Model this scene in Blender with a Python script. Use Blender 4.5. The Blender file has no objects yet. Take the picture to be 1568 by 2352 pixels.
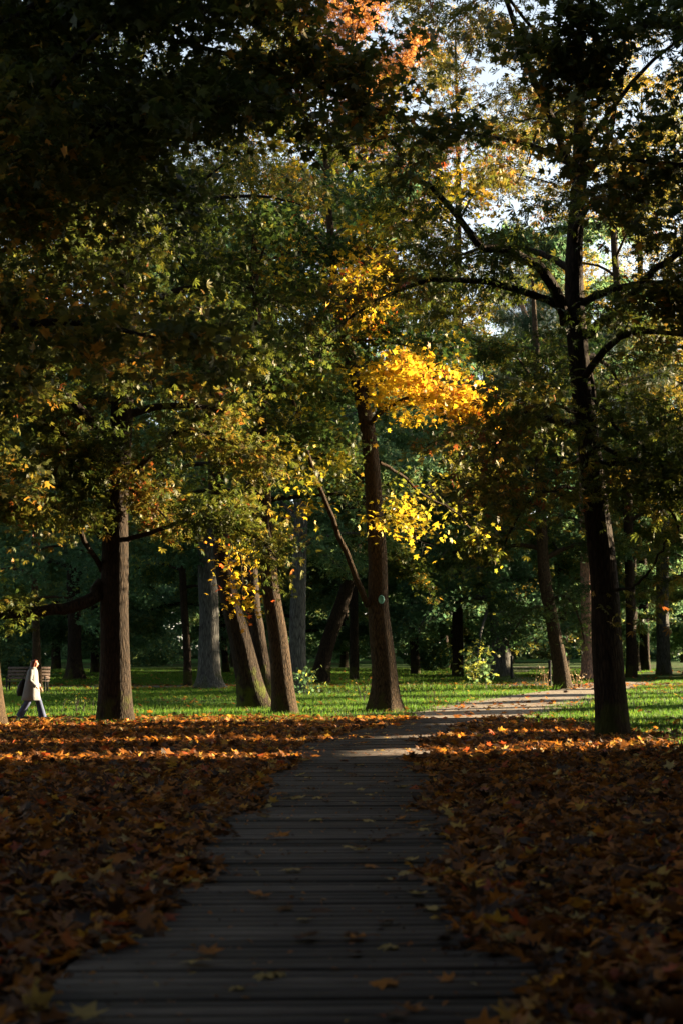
import bpy, math, random
import numpy as np
from mathutils import Vector

random.seed(11)
R = np.random.default_rng(11)
scene = bpy.context.scene
COL = scene.collection
PI = math.pi
rad = math.radians

# ------------------------------------------------------------------ camera geometry
CAM_H = 1.65
FPX = 3267.0                      # focal length in pixels of a 1568 x 2352 view of the photograph
PITCH = math.atan((1510 - 1176) / FPX)
cp, sp = math.cos(PITCH), math.sin(PITCH)


def ray(px, py):
    x = (px - 784) / FPX
    u = (1176 - py) / FPX
    return np.array([x, cp - u * sp, sp + u * cp])


def at(px, py, Y):
    d = ray(px, py)
    return np.array([0, 0, CAM_H]) + d * (Y / d[1])


def gz(x, y):
    """height of the ground"""
    x = np.asarray(x, float)
    y = np.asarray(y, float)
    z = 0.014 * np.clip(y - 40, 0, 150) + 0.0
    z = z + 0.05 * np.sin(x * 0.31 + 1.3) * np.sin(y * 0.23) * np.clip((np.abs(x - 0.03 * y + .43) - 1.3) / 3, 0, 1)
    # leaf banks on both sides of the boardwalk
    d = np.abs(x - bw_x(y))
    z = z + 0.08 * np.clip((d - 1.25) / 1.6, 0, 1) * np.clip((y + 4) / 6, 0, 1) * np.clip((37 - y) / 8, 0, 1)
    return z


def bw_x(y):
    y = np.asarray(y, float)
    return -0.43 + 0.03 * y + 0.11 * (np.sqrt((y - 27) ** 2 + 4) + (y - 27))


def ground(px, py):
    d = ray(px, py)
    lo, hi = 3.0, 400.0
    o = np.array([0, 0, CAM_H])
    for _ in range(60):
        m = 0.5 * (lo + hi)
        p = o + d * (m / d[1])
        if p[2] > gz(p[0], p[1]):
            lo = m
        else:
            hi = m
    p = o + d * (lo / d[1])
    p[2] = gz(p[0], p[1])
    return p


# ------------------------------------------------------------------ node helpers
def new_mat(name):
    m = bpy.data.materials.new(name)
    m.use_nodes = True
    nt = m.node_tree
    nt.nodes.clear()
    out = nt.nodes.new('ShaderNodeOutputMaterial')
    return m, nt, out


def N(nt, t, **kw):
    n = nt.nodes.new(t)
    for k, v in kw.items():
        if k in n.inputs:
            n.inputs[k].default_value = v
        else:
            setattr(n, k, v)
    return n


def ramp(nt, stops, interp='LINEAR'):
    n = nt.nodes.new('ShaderNodeValToRGB')
    cr = n.color_ramp
    cr.interpolation = interp
    while len(cr.elements) < len(stops):
        cr.elements.new(0.5)
    for e, (p, c) in zip(cr.elements, stops):
        e.position = p
        e.color = (c[0], c[1], c[2], 1)
    return n


def leaf_mat(name, stops, trans=0.42, rough=0.5, boost=1.6, spec=0.22):
    m, nt, out = new_mat(name)
    a = N(nt, 'ShaderNodeAttribute', attribute_name='tint')
    r = ramp(nt, stops)
    nt.links.new(a.outputs['Fac'], r.inputs[0])
    tc = N(nt, 'ShaderNodeTexCoord')
    nz = N(nt, 'ShaderNodeTexNoise', Scale=14.0, Detail=2.0)
    nt.links.new(tc.outputs['Object'], nz.inputs['Vector'])
    mr = N(nt, 'ShaderNodeMapRange')
    mr.inputs[1].default_value = 0.3
    mr.inputs[2].default_value = 0.7
    mr.inputs[3].default_value = 0.7
    mr.inputs[4].default_value = 1.25
    nt.links.new(nz.outputs['Fac'], mr.inputs[0])
    mx = N(nt, 'ShaderNodeVectorMath', operation='SCALE')
    nt.links.new(r.outputs[0], mx.inputs[0])
    nt.links.new(mr.outputs[0], mx.inputs['Scale'])
    p = N(nt, 'ShaderNodeBsdfPrincipled', Roughness=rough)
    p.inputs['Specular IOR Level'].default_value = spec
    nt.links.new(mx.outputs[0], p.inputs['Base Color'])
    if trans > 0:
        t = N(nt, 'ShaderNodeBsdfTranslucent')
        sc2 = N(nt, 'ShaderNodeVectorMath', operation='SCALE')
        sc2.inputs['Scale'].default_value = boost
        nt.links.new(mx.outputs[0], sc2.inputs[0])
        nt.links.new(sc2.outputs[0], t.inputs['Color'])
        ms = N(nt, 'ShaderNodeMixShader')
        ms.inputs[0].default_value = trans
        nt.links.new(p.outputs[0], ms.inputs[1])
        nt.links.new(t.outputs[0], ms.inputs[2])
        nt.links.new(ms.outputs[0], out.inputs[0])
    else:
        nt.links.new(p.outputs[0], out.inputs[0])
    return m


def bark_mat(name, dark, light, scale=(10, 10, 2.3), bump=1.0, moss=0.0, dist=0.04, mossh=1.2):
    m, nt, out = new_mat(name)
    tc = N(nt, 'ShaderNodeTexCoord')
    mp = N(nt, 'ShaderNodeMapping')
    mp.inputs['Scale'].default_value = scale
    nt.links.new(tc.outputs['Object'], mp.inputs['Vector'])
    nz = N(nt, 'ShaderNodeTexNoise', Scale=1.0, Detail=6.0, Roughness=0.65, Distortion=1.6)
    nt.links.new(mp.outputs[0], nz.inputs['Vector'])
    vo = N(nt, 'ShaderNodeTexVoronoi', Scale=1.7, feature='DISTANCE_TO_EDGE')
    nt.links.new(mp.outputs[0], vo.inputs['Vector'])
    ad = N(nt, 'ShaderNodeMath', operation='MULTIPLY_ADD')
    ad.inputs[1].default_value = 0.9
    nt.links.new(vo.outputs[0], ad.inputs[0])
    nt.links.new(nz.outputs['Fac'], ad.inputs[2])
    r = ramp(nt, [(0.38, dark), (0.62, [0.5 * (a + b) for a, b in zip(dark, light)]), (0.95, light)])
    nt.links.new(ad.outputs[0], r.inputs[0])
    col = r.outputs[0]
    if moss > 0:
        n2 = N(nt, 'ShaderNodeTexNoise', Scale=2.3, Detail=4.0)
        nt.links.new(tc.outputs['Object'], n2.inputs['Vector'])
        sx = N(nt, 'ShaderNodeSeparateXYZ')
        nt.links.new(tc.outputs['Object'], sx.inputs[0])
        mr = N(nt, 'ShaderNodeMapRange')
        mr.inputs[1].default_value = 0.0
        mr.inputs[2].default_value = mossh
        mr.inputs[3].default_value = 0.62
        mr.inputs[4].default_value = 0.30
        nt.links.new(sx.outputs['Z'], mr.inputs[0])
        lt = N(nt, 'ShaderNodeMath', operation='SUBTRACT')
        nt.links.new(mr.outputs[0], lt.inputs[0])
        nt.links.new(n2.outputs['Fac'], lt.inputs[1])
        m2 = N(nt, 'ShaderNodeMapRange')
        m2.inputs[1].default_value = -0.02
        m2.inputs[2].default_value = 0.1
        m2.inputs[3].default_value = 0.0
        m2.inputs[4].default_value = moss
        nt.links.new(lt.outputs[0], m2.inputs[0])
        mix = N(nt, 'ShaderNodeMix', data_type='RGBA')
        nt.links.new(m2.outputs[0], mix.inputs[0])
        nt.links.new(col, mix.inputs[6])
        mix.inputs[7].default_value = (0.045, 0.055, 0.008, 1)
        col = mix.outputs[2]
    p = N(nt, 'ShaderNodeBsdfPrincipled', Roughness=0.85)
    p.inputs['Specular IOR Level'].default_value = 0.2
    p.inputs['Specular IOR Level'].default_value = 0.08
    nt.links.new(col, p.inputs['Base Color'])
    b = N(nt, 'ShaderNodeBump', Strength=bump, Distance=dist)
    nt.links.new(ad.outputs[0], b.inputs['Height'])
    nt.links.new(b.outputs[0], p.inputs['Normal'])
    nt.links.new(p.outputs[0], out.inputs[0])
    return m


def plain_mat(name, col, rough=0.7, var=0.3, scale=6.0, bump=0.2, metal=0.0, spec=0.3, dist=0.01):
    m, nt, out = new_mat(name)
    tc = N(nt, 'ShaderNodeTexCoord')
    nz = N(nt, 'ShaderNodeTexNoise', Scale=scale, Detail=5.0, Roughness=0.6)
    nt.links.new(tc.outputs['Object'], nz.inputs['Vector'])
    r = ramp(nt, [(0.3, [c * (1 - var) for c in col]), (0.7, [min(1, c * (1 + var)) for c in col])])
    nt.links.new(nz.outputs['Fac'], r.inputs[0])
    p = N(nt, 'ShaderNodeBsdfPrincipled', Roughness=rough, Metallic=metal)
    p.inputs['Specular IOR Level'].default_value = spec
    nt.links.new(r.outputs[0], p.inputs['Base Color'])
    if bump:
        b = N(nt, 'ShaderNodeBump', Strength=bump, Distance=dist)
        nt.links.new(nz.outputs['Fac'], b.inputs['Height'])
        nt.links.new(b.outputs[0], p.inputs['Normal'])
    nt.links.new(p.outputs[0], out.inputs[0])
    return m


M = {}
M['bark_dark'] = bark_mat('bark_dark', (0.006, 0.0045, 0.0035), (0.036, 0.025, 0.016), moss=0.5)
M['bark_brown'] = bark_mat('bark_brown', (0.008, 0.006, 0.004), (0.072, 0.047, 0.026), scale=(12, 12, 3.2), moss=0.55, mossh=0.8)
M['bark_mossy'] = bark_mat('bark_mossy', (0.007, 0.005, 0.004), (0.040, 0.028, 0.018), moss=1.0, mossh=2.2)
M['bark_grey'] = bark_mat('bark_grey', (0.022, 0.023, 0.023), (0.115, 0.115, 0.11), scale=(9, 9, 1.6), moss=0.4)
M['bark_pine'] = bark_mat('bark_pine', (0.10, 0.07, 0.06), (0.42, 0.24, 0.18), scale=(6, 6, 2.5))
M['twig'] = plain_mat('twig', (0.022, 0.017, 0.013), 0.85, 0.3, 8, 0)
# leaves: tint 0..1 walks each leaf material's range of colours
M['chestnut'] = leaf_mat('chestnut_leaf', [(0.0, (0.032, 0.052, 0.010)), (0.45, (0.075, 0.086, 0.012)), (0.75, (0.15, 0.12, 0.017)), (0.94, (0.22, 0.11, 0.018)), (1.0, (0.22, 0.06, 0.015))])
M['maple_yellow'] = leaf_mat('maple_yellow_leaf', [(0.0, (0.10, 0.12, 0.015)), (0.3, (0.30, 0.26, 0.02)), (0.65, (0.52, 0.345, 0.02)), (0.9, (0.52, 0.28, 0.025)), (1.0, (0.5, 0.09, 0.02))])
M['maple_green'] = leaf_mat('maple_green_leaf', [(0.0, (0.020, 0.045, 0.013)), (0.5, (0.048, 0.078, 0.015)), (0.85, (0.11, 0.11, 0.016)), (1.0, (0.28, 0.17, 0.02))])
M['maple_dark'] = leaf_mat('maple_dark_leaf', [(0.0, (0.036, 0.080, 0.042)), (0.6, (0.062, 0.12, 0.055)), (0.85, (0.08, 0.12, 0.04)), (1.0, (0.26, 0.26, 0.04))], trans=0.5, boost=2.3)
M['maple_near'] = leaf_mat('maple_near_leaf', [(0.0, (0.030, 0.045, 0.010)), (0.6, (0.065, 0.075, 0.014)), (0.9, (0.16, 0.12, 0.018)), (1.0, (0.34, 0.16, 0.02))], trans=0.45, boost=1.6)
M['far_green'] = leaf_mat('far_green_leaf', [(0.0, (0.045, 0.095, 0.050)), (0.6, (0.085, 0.15, 0.066)), (1.0, (0.16, 0.18, 0.05))], trans=0.5, boost=2.3)  # greens raised to stand in for distance haze
M['far_gold'] = leaf_mat('far_gold_leaf', [(0.0, (0.06, 0.075, 0.015)), (0.6, (0.17, 0.15, 0.02)), (1.0, (0.36, 0.22, 0.03))])
M['orange'] = leaf_mat('orange_leaf', [(0.0, (0.22, 0.11, 0.03)), (0.6, (0.42, 0.17, 0.04)), (1.0, (0.5, 0.25, 0.06))])
M['pine'] = leaf_mat('pine_needle', [(0.0, (0.025, 0.055, 0.03)), (1.0, (0.07, 0.11, 0.05))], trans=0.1)
M['evergreen'] = leaf_mat('evergreen_leaf', [(0.0, (0.012, 0.026, 0.010)), (1.0, (0.03, 0.05, 0.015))], trans=0.15)
M['litter'] = leaf_mat('fallen_leaf', [(0.0, (0.030, 0.015, 0.008)), (0.3, (0.12, 0.048, 0.013)), (0.55, (0.26, 0.095, 0.016)), (0.74, (0.43, 0.155, 0.018)), (0.86, (0.48, 0.28, 0.04)), (0.97, (0.40, 0.31, 0.12)), (1.0, (0.34, 0.07, 0.02))], trans=0.33, rough=0.5, boost=1.5, spec=0.25)
M['grass'] = leaf_mat('grass_blade', [(0.0, (0.030, 0.080, 0.012)), (0.7, (0.075, 0.15, 0.016)), (1.0, (0.17, 0.20, 0.025))], trans=0.45, boost=1.6, spec=0.08)
M['reed'] = leaf_mat('dry_reed', [(0.0, (0.25, 0.17, 0.09)), (1.0, (0.45, 0.34, 0.2))], trans=0.3)


# ------------------------------------------------------------------ object helpers
def tag(o, label=None, cat=None, group=None, kind=None):
    if label: o['label'] = label
    if cat: o['category'] = cat
    if group: o['group'] = group
    if kind: o['kind'] = kind
    return o


def empty(name, loc, label=None, cat=None, group=None):
    o = bpy.data.objects.new(name, None)
    o.empty_display_size = 0.3
    o.location = loc
    COL.objects.link(o)
    return tag(o, label, cat, group)


def mesh_obj(name, V, loops, starts, mats, parent=None, loc=(0, 0, 0), tint=None, matidx=None, smooth=False):
    me = bpy.data.meshes.new(name)
    V = np.asarray(V, np.float32)
    loops = np.asarray(loops, np.int32)
    starts = np.asarray(starts, np.int32)
    me.vertices.add(len(V))
    me.vertices.foreach_set('co', V.ravel())
    me.loops.add(len(loops))
    me.loops.foreach_set('vertex_index', loops)
    me.polygons.add(len(starts))
    me.polygons.foreach_set('loop_start', starts)
    if matidx is not None:
        me.polygons.foreach_set('material_index', np.asarray(matidx, np.int32))
    if tint is not None:
        a = me.attributes.new('tint', 'FLOAT', 'POINT')
        a.data.foreach_set('value', np.asarray(tint, np.float32))
    for m in (mats if isinstance(mats, (list, tuple)) else [mats]):
        me.materials.append(m)
    me.update(calc_edges=True)
    if smooth:
        me.polygons.foreach_set('use_smooth', np.ones(len(starts), bool))
    me.validate()
    o = bpy.data.objects.new(name, me)
    o.location = loc
    COL.objects.link(o)
    if parent: o.parent = parent
    return o


class MB:
    """gathers faces of any size into ONE mesh"""
    def __init__(self):
        self.V, self.L, self.S, self.T, self.MI = [], [], [], [], []
        self.nv = 0
        self.nl = 0

    def add(self, V, faces, tint=None, mi=0):
        V = np.asarray(V, float).reshape(-1, 3)
        self.V.append(V)
        if isinstance(faces, np.ndarray):
            k = faces.shape[1]
            self.L.append((faces + self.nv).ravel())
            self.S.append(self.nl + np.arange(len(faces)) * k)
            self.nl += faces.size
            nf = len(faces)
        else:
            for f in faces:
                self.L.append(np.asarray(f) + self.nv)
                self.S.append(np.array([self.nl]))
                self.nl += len(f)
            nf = len(faces)
        self.MI.append(np.full(nf, mi))
        self.T.append(np.full(len(V), 0.5) if tint is None else np.broadcast_to(np.asarray(tint, float), (len(V),)))
        self.nv += len(V)

    def box(self, c, s, rz=0.0, mi=0, tint=None, tilt=0.0):
        c = np.asarray(c, float)
        h = np.asarray(s, float) / 2
        q = np.array([[x, y, z] for x in (-1, 1) for y in (-1, 1) for z in (-1, 1)]) * h
        if tilt:
            a, b = math.cos(tilt), math.sin(tilt)
            q = np.stack([q[:, 0], q[:, 1] * a - q[:, 2] * b, q[:, 1] * b + q[:, 2] * a], 1)
        a, b = math.cos(rz), math.sin(rz)
        q = np.stack([q[:, 0] * a - q[:, 1] * b, q[:, 0] * b + q[:, 1] * a, q[:, 2]], 1) + c
        self.add(q, np.array([[0, 1, 3, 2], [4, 6, 7, 5], [0, 4, 5, 1], [2, 3, 7, 6], [0, 2, 6, 4], [1, 5, 7, 3]]), tint, mi)

    def tube(self, P, r, sides=6, mi=0, rough=0.0, phase=0.0, flare=0.0, cap=True):
        P = np.asarray(P, float)
        r = np.broadcast_to(np.asarray(r, float), (len(P),))
        n = len(P)
        T = np.gradient(P, axis=0)
        T /= np.linalg.norm(T, axis=1, keepdims=True) + 1e-9
        ref = np.array([1.0, 0.2, 0]) if abs(T[0][0]) < 0.8 else np.array([0, 1.0, 0.2])
        a = np.linspace(0, 2 * PI, sides, endpoint=False)
        A = np.cross(T, ref)
        A /= np.linalg.norm(A, axis=1, keepdims=True) + 1e-9
        B = np.cross(T, A)
        rr = np.repeat(r[:, None], sides, 1)
        if rough:
            s = np.concatenate([[0], np.cumsum(np.linalg.norm(np.diff(P, axis=0), axis=1))])[:, None]
            rr = rr * (1 + rough * (0.55 * np.sin(2 * a + phase + 0.35 * s) + 0.5 * np.sin(3 * a + 2 * phase - 0.5 * s)
                                    + 0.4 * np.sin(7 * a + 3 * phase + 0.9 * np.sin(s * 1.3 + phase)) + 0.25 * np.sin(11 * a - phase + 2.1 * s)
                                    + 0.4 * np.sin(s * 2.3 + phase + a)))
            if flare:
                w = np.exp(-s / 0.38)
                lob = 0.45 + 0.55 * np.maximum(0, np.cos(2.5 * a + phase)) ** 1.5 + 0.35 * np.maximum(0, np.cos(3.5 * a + 2.2 * phase))
                rr = rr * (1 + flare * w * lob)
        V = P[:, None, :] + rr[:, :, None] * (np.cos(a)[None, :, None] * A[:, None, :] + np.sin(a)[None, :, None] * B[:, None, :])
        i = np.arange(n - 1)[:, None] * sides
        j = np.arange(sides)[None, :]
        j2 = (j + 1) % sides
        F = np.stack([i + j, i + j2, i + sides + j2, i + sides + j], -1).reshape(-1, 4)
        self.add(V.reshape(-1, 3), F, None, mi)
        if cap and r[-1] > 0.02:
            self.add(np.vstack([V[-1], P[-1] + T[-1] * r[-1] * 0.4]), np.array([[k, (k + 1) % sides, sides] for k in range(sides)]), None, mi)

    def leaves(self, pos, fwd, nrm, size, tint, tmpl, mi=0):
        tv, tf = tmpl
        k, nv = len(pos), len(tv)
        nrm = nrm / (np.linalg.norm(nrm, axis=1, keepdims=True) + 1e-9)
        fwd = fwd - nrm * np.sum(fwd * nrm, 1, keepdims=True)
        fwd = fwd / (np.linalg.norm(fwd, axis=1, keepdims=True) + 1e-9)
        side = np.cross(fwd, nrm)
        s = np.broadcast_to(np.asarray(size, float), (k,))[:, None, None]
        V = pos[:, None, :] + s * (tv[None, :, 0:1] * side[:, None, :] + tv[None, :, 1:2] * fwd[:, None, :] + tv[None, :, 2:3] * nrm[:, None, :])
        F = (np.arange(k)[:, None, None] * nv + tf[None]).reshape(-1, tf.shape[1])
        self.add(V.reshape(-1, 3), F, np.repeat(np.broadcast_to(tint, (k,)), nv), mi)

    def build(self, name, mats, parent=None, loc=(0, 0, 0), smooth=False):
        return mesh_obj(name, np.vstack(self.V), np.concatenate(self.L), np.concatenate(self.S), mats, parent, loc,
                        np.concatenate(self.T), np.concatenate(self.MI), smooth)


# ------------------------------------------------------------------ leaf templates
def t_maple(curl=0.12, fold=0.05, seed=0):
    rr = np.random.default_rng(seed)
    o = [(0, .03), (.17, -.08), (.50, .10), (.38, .22), (.27, .30), (.60, .62), (.40, .62), (.20, .58), (0, 1.0), (-.20, .58), (-.40, .62), (-.60, .62), (-.27, .30), (-.38, .22), (-.50, .10), (-.17, -.08)]
    v = np.array([(x, y, 0) for x, y in o] + [(0, .34, 0)])
    d = np.hypot(v[:, 0], v[:, 1] - .34)
    v[:, 2] = -curl * d ** 2 * 2 + fold * np.abs(v[:, 0]) + rr.normal(0, abs(curl) * 0.25, len(v)) * d
    n = len(o)
    return v, np.array([[i, (i + 1) % n, n] for i in range(n)])


def t_maple_low(curl=0.15):
    o = [(0, 0), (.48, .08), (.26, .32), (.58, .66), (.18, .60), (0, 1.0), (-.18, .60), (-.58, .66), (-.26, .32), (-.48, .08)]
    v = np.array([(x, y, -curl * (x * x + (y - .35) ** 2) * 2) for x, y in o] + [(0, .35, 0)])
    n = len(o)
    return v, np.array([[i, (i + 1) % n, n] for i in range(n)])


def t_chestnut():
    V, F = [], []
    for a, L in ((-72, .72), (-36, .92), (0, 1.0), (36, .92), (72, .72)):
        a = rad(a)
        d = np.array([math.sin(a), math.cos(a)])
        s = np.array([d[1], -d[0]])
        b = len(V)
        for t, w, z in ((0.03, 0, 0), (.62, .135, -.10), (1.0, 0, -.34), (.62, -.135, -.10)):
            p = d * t * L + s * w * L
            V.append((p[0], p[1], z * L))
        F.append([b, b + 1, b + 2, b + 3])
    return np.array(V), np.array(F)


def t_simple():
    return np.array([(0, 0, 0), (.30, .45, .06), (0, 1, -.12), (-.30, .45, .06)]), np.array([[0, 1, 2, 3]])


def t_spray():
    V, F = [], []
    for (ox, oy, a, L) in ((0, 0, -50, .62), (0, .1, 45, .6), (0, .3, -18, .68), (.05, .2, 80, .5)):
        a = rad(a)
        d = np.array([math.sin(a), math.cos(a)])
        s = np.array([d[1], -d[0]])
        b = len(V)
        for t, w, z in ((0.03, 0, 0), (.5, .27, .05), (1.0, 0, -.15), (.5, -.27, .05)):
            p = np.array([ox, oy]) + d * t * L + s * w * L
            V.append((p[0], p[1], z * L + 0.04 * a))
        F.append([b, b + 1, b + 2, b + 3])
    return np.array(V), np.array(F)


def t_needles():
    V, F = [], []
    for i in range(7):
        a = rad(-75 + 25 * i)
        d = np.array([math.sin(a), math.cos(a)])
        s = np.array([d[1], -d[0]])
        b = len(V)
        z = 0.3 * math.sin(i * 2.1)
        for t, w in ((0, .02), (1, 0.0), (0, -.02)):
            p = d * t + s * w
            V.append((p[0], p[1], z * t))
        F.append([b, b + 1, b + 2])
    return np.array(V), np.array(F)


TM = {'maple': t_maple_low(), 'chestnut': t_chestnut(), 'simple': t_simple(), 'spray': t_spray(), 'needles': t_needles()}


# ------------------------------------------------------------------ trees
LEAF_MUL = 3.2
def smooth_path(P, n):
    P = np.asarray(P, float)
    t = np.linspace(0, 1, len(P))
    q = np.linspace(0, 1, n)
    # Catmull-Rom
    out = []
    for u in q:
        i = min(int(u * (len(P) - 1)), len(P) - 2)
        f = u * (len(P) - 1) - i
        p0, p1, p2, p3 = P[max(i - 1, 0)], P[i], P[i + 1], P[min(i + 2, len(P) - 1)]
        out.append(0.5 * ((2 * p1) + (-p0 + p2) * f + (2 * p0 - 5 * p1 + 4 * p2 - p3) * f * f + (-p0 + 3 * p1 - 3 * p2 + p3) * f ** 3))
    return np.array(out)


def wander(p, az, el, L, n, rng, droop=0.6, wig=0.25):
    pts = [np.array(p, float)]
    st = L / n
    for i in range(n):
        d = np.array([math.cos(az) * math.cos(el), math.sin(az) * math.cos(el), math.sin(el)])
        pts.append(pts[-1] + d * st)
        az += rng.normal(0, wig)
        el += -droop / n + rng.normal(0, wig * 0.5)
    return np.array(pts)


def dress(limb, r0, rng, mb, anchors, side_len, step=0.45, start=0.2, droop=0.7, twigs=True, tw=0.6, mi=1):
    """side branches and twigs of one limb; their leaf places go to anchors"""
    seg = np.linalg.norm(np.diff(limb, axis=0), axis=1)
    s = np.concatenate([[0], np.cumsum(seg)])
    L = s[-1]
    q = start * L
    k = rng.integers(2)
    while q < L:
        i = min(np.searchsorted(s, q) - 1, len(seg) - 1)
        i = max(i, 0)
        f = (q - s[i]) / (seg[i] + 1e-9)
        p = limb[i] * (1 - f) + limb[i + 1] * f
        t = (limb[i + 1] - limb[i]) / (seg[i] + 1e-9)
        az = math.atan2(t[1], t[0]) + (1 if k % 2 else -1) * rng.uniform(0.6, 1.25)
        el = rng.uniform(-0.45, 0.95)
        l = side_len * (1 - 0.55 * q / L) * rng.uniform(0.6, 1.5)
        b = wander(p, az, el, l, 5, rng, droop, 0.2)
        rb = max(0.008, min(0.035, r0 * 0.4)) * (1 - 0.5 * q / L)
        mb.tube(b, np.linspace(rb, 0.004, 6), 3, mi, cap=False)
        for m in range(1, 6):
            d = b[m] - b[m - 1]
            d /= np.linalg.norm(d) + 1e-9
            anchors.append((b[m], d))
            if twigs:
                for sg in (-1, 1):
                    if rng.random() < 0.75:
                        az2 = math.atan2(d[1], d[0]) + sg * rng.uniform(0.5, 1.2)
                        w = wander(b[m], az2, rng.uniform(-0.9, 0.7), tw * rng.uniform(0.5, 1.2), 3, rng, 0.6, 0.2)
                        mb.tube(w, np.linspace(0.006, 0.003, 4), 3, mi, cap=False)
                        for x in range(1, 4):
                            dd = w[x] - w[x - 1]
                            anchors.append((w[x], dd / (np.linalg.norm(dd) + 1e-9)))
        q += step * rng.uniform(0.7, 1.3)
        k += 1


def leaf_cloud(mb, anchors, n, kind, size, rng, jit=0.13, up=0.75, droop=0.35, tint=(0.45, 0.28), clump=0.35):
    A = np.array([a[0] for a in anchors])
    D = np.array([a[1] for a in anchors])
    # uneven: some sprays are full, others nearly bare
    w = 0.15 + np.clip(np.sin(A[:, 0] * 1.7 + 1) * np.sin(A[:, 1] * 1.3) * np.sin(A[:, 2] * 1.9 + 2) + clump, 0, 1)
    w /= w.sum()
    idx = rng.choice(len(A), n, p=w)
    pos = A[idx] + rng.normal(0, jit, (n, 3)) * np.array([1, 1, 0.8])
    nrm = np.array([0, 0, up]) + rng.normal(0, 0.55, (n, 3))
    fwd = D[idx] * 0.7 + rng.normal(0, 0.6, (n, 3)) + np.array([0, 0, -droop])
    tn = np.clip(rng.normal(tint[0], tint[1], n) + 0.25 * np.sin(A[idx, 0] * 0.9 + A[idx, 2] * 0.7), 0, 1)
    sz = size * 0.8 * rng.uniform(0.55, 1.3, n)
    mb.leaves(pos, fwd, nrm, sz, tn, TM[kind], 0)


def make_tree(name, label, base, trunk, bark, leafm, kind, leaf_size, n_leaves, crown, limbs=(), seed=1, group=None,
              tint=(0.45, 0.28), flare=0.55, up=0.75, droop=0.35, sides=24, extra=None, cat='tree', clump=0.35, jit=0.2):
    """trunk: list of (x, y, z, radius) in world space. crown: dict(h0, h1, n, len, side, rise, droop).
    limbs: list of dict(P=[...world points], r0, r1, side, step, leaves=True)."""
    rng = np.random.default_rng(seed)
    base = np.asarray(base, float)
    root = empty(name, base, label, cat, group)
    T = np.asarray(trunk, float)
    zs = T[:, :3] - base
    n = max(12, int(np.linalg.norm(np.diff(zs, axis=0), axis=1).sum() / 0.22))
    n = min(n, 90)
    ctrl = np.column_stack([zs, T[:, 3]])
    sm = smooth_path(ctrl, n)
    P, rr = sm[:, :3], np.maximum(sm[:, 3], 0.015)
    P = P.copy()
    below = P[0] - (P[1] - P[0]) / np.linalg.norm(P[1] - P[0]) * 0.3
    mb = MB()
    mb.tube(np.vstack([below, P]), np.concatenate([[rr[0] * 1.1], rr]), sides, 0, 0.055, seed * 1.7, flare)
    mb.build('trunk', M[bark], root, smooth=True)
    cm = MB()
    anchors = []
    for lb in limbs:
        LP = smooth_path(np.asarray(lb['P'], float) - base, 18)
        LP += rng.normal(0, 0.02, LP.shape)
        r = np.linspace(lb['r0'], lb['r1'], 18)
        m2 = MB()
        m2.tube(LP, r, 12 if lb['r0'] > 0.06 else 7, 0, 0.05, seed + 0.3)
        m2.build('limb', M[lb.get('bark', bark)], root, smooth=True)
        a2 = []
        dress(LP, lb['r1'] * 1.2, rng, cm, a2, lb.get('side', 1.6), lb.get('step', 0.5), lb.get('start', 0.3), lb.get('droop', 0.8), tw=lb.get('tw', 0.6))
        if lb.get('n'):
            leaf_cloud(cm, a2, int(lb['n'] * 1.7), kind, leaf_size, rng, jit * 1.3, up, droop, lb.get('tint', tint), lb.get('clump', 0.45))
        else:
            anchors += a2
    h = P[:, 2]
    for i in range(crown['n']):
        f = (i + rng.uniform(0.1, 0.9)) / crown['n']
        hz = crown['h0'] + (crown['h1'] - crown['h0']) * f ** crown.get('pow', 1.0)
        j = int(np.clip(np.searchsorted(h, hz), 1, len(P) - 1))
        p = P[j]
        L = crown['len'] * (0.55 + 0.75 * math.sin(PI * (0.18 + 0.72 * f))) * rng.uniform(0.75, 1.2)
        az = i * 2.399 + rng.uniform(-0.5, 0.5)
        if 'az' in crown and rng.random() < 0.75:
            az = crown['az'] + rng.normal(0, crown.get('azs', 0.7))
        el = crown.get('rise', 0.5) * rng.uniform(0.5, 1.4) + 0.5 * f
        b = wander(p, az, el, L, 9, rng, crown.get('droop', 0.9), 0.13)
        r0 = max(0.03, min(rr[j] * 0.45, 0.028 * L))
        m2 = MB()
        m2.tube(b, np.linspace(r0, 0.012, 10), 7, 0, 0.05, i)
        m2.build('limb', M[bark], root, smooth=True)
        dress(b, r0 * 0.5, rng, cm, anchors, crown.get('side', 1.8), crown.get('step', 0.55), 0.22, 0.8, tw=crown.get('tw', 0.6))
    if n_leaves:
        leaf_cloud(cm, anchors, int(n_leaves * LEAF_MUL), kind, leaf_size, rng, jit, up, droop, tint, clump)
    if extra: extra(cm, rng)
    cm.build('crown', [M[leafm], M['twig']], root)
    return root


def px_trunk(pts, Y, top=None, rtop=0.04):
    """trunk points from places in the picture: (px, py, width in px)"""
    out = []
    for (a, b, w) in pts:
        p = at(a, b, Y)
        out.append((p[0], p[1], p[2], 0.5 * w * Y / FPX))
    if top:
        x, y, z, r = out[-1]
        out.append((x + top[0], y + top[1], z + top[2], rtop))
    return out


def tree_px(name, label, pts, top, bark, leafm, kind, ls, nl, crown, limbs=(), **kw):
    base = ground(pts[0][0], pts[0][1])
    Y = base[1]
    tr = px_trunk(pts, Y, top)
    tr[0] = (base[0], base[1], base[2] - 0.02, tr[0][3])
    lm = []
    for l in limbs:
        l = dict(l)
        l['P'] = [at(a, b, Y + d) for (a, b, d) in l['px']]
        l['r0'] = 0.5 * l['w'][0] * Y / FPX
        l['r1'] = 0.5 * l['w'][1] * Y / FPX
        lm.append(l)
    return make_tree(name, label, base, tr, bark, leafm, kind, ls, nl, crown, lm, **kw)


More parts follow.
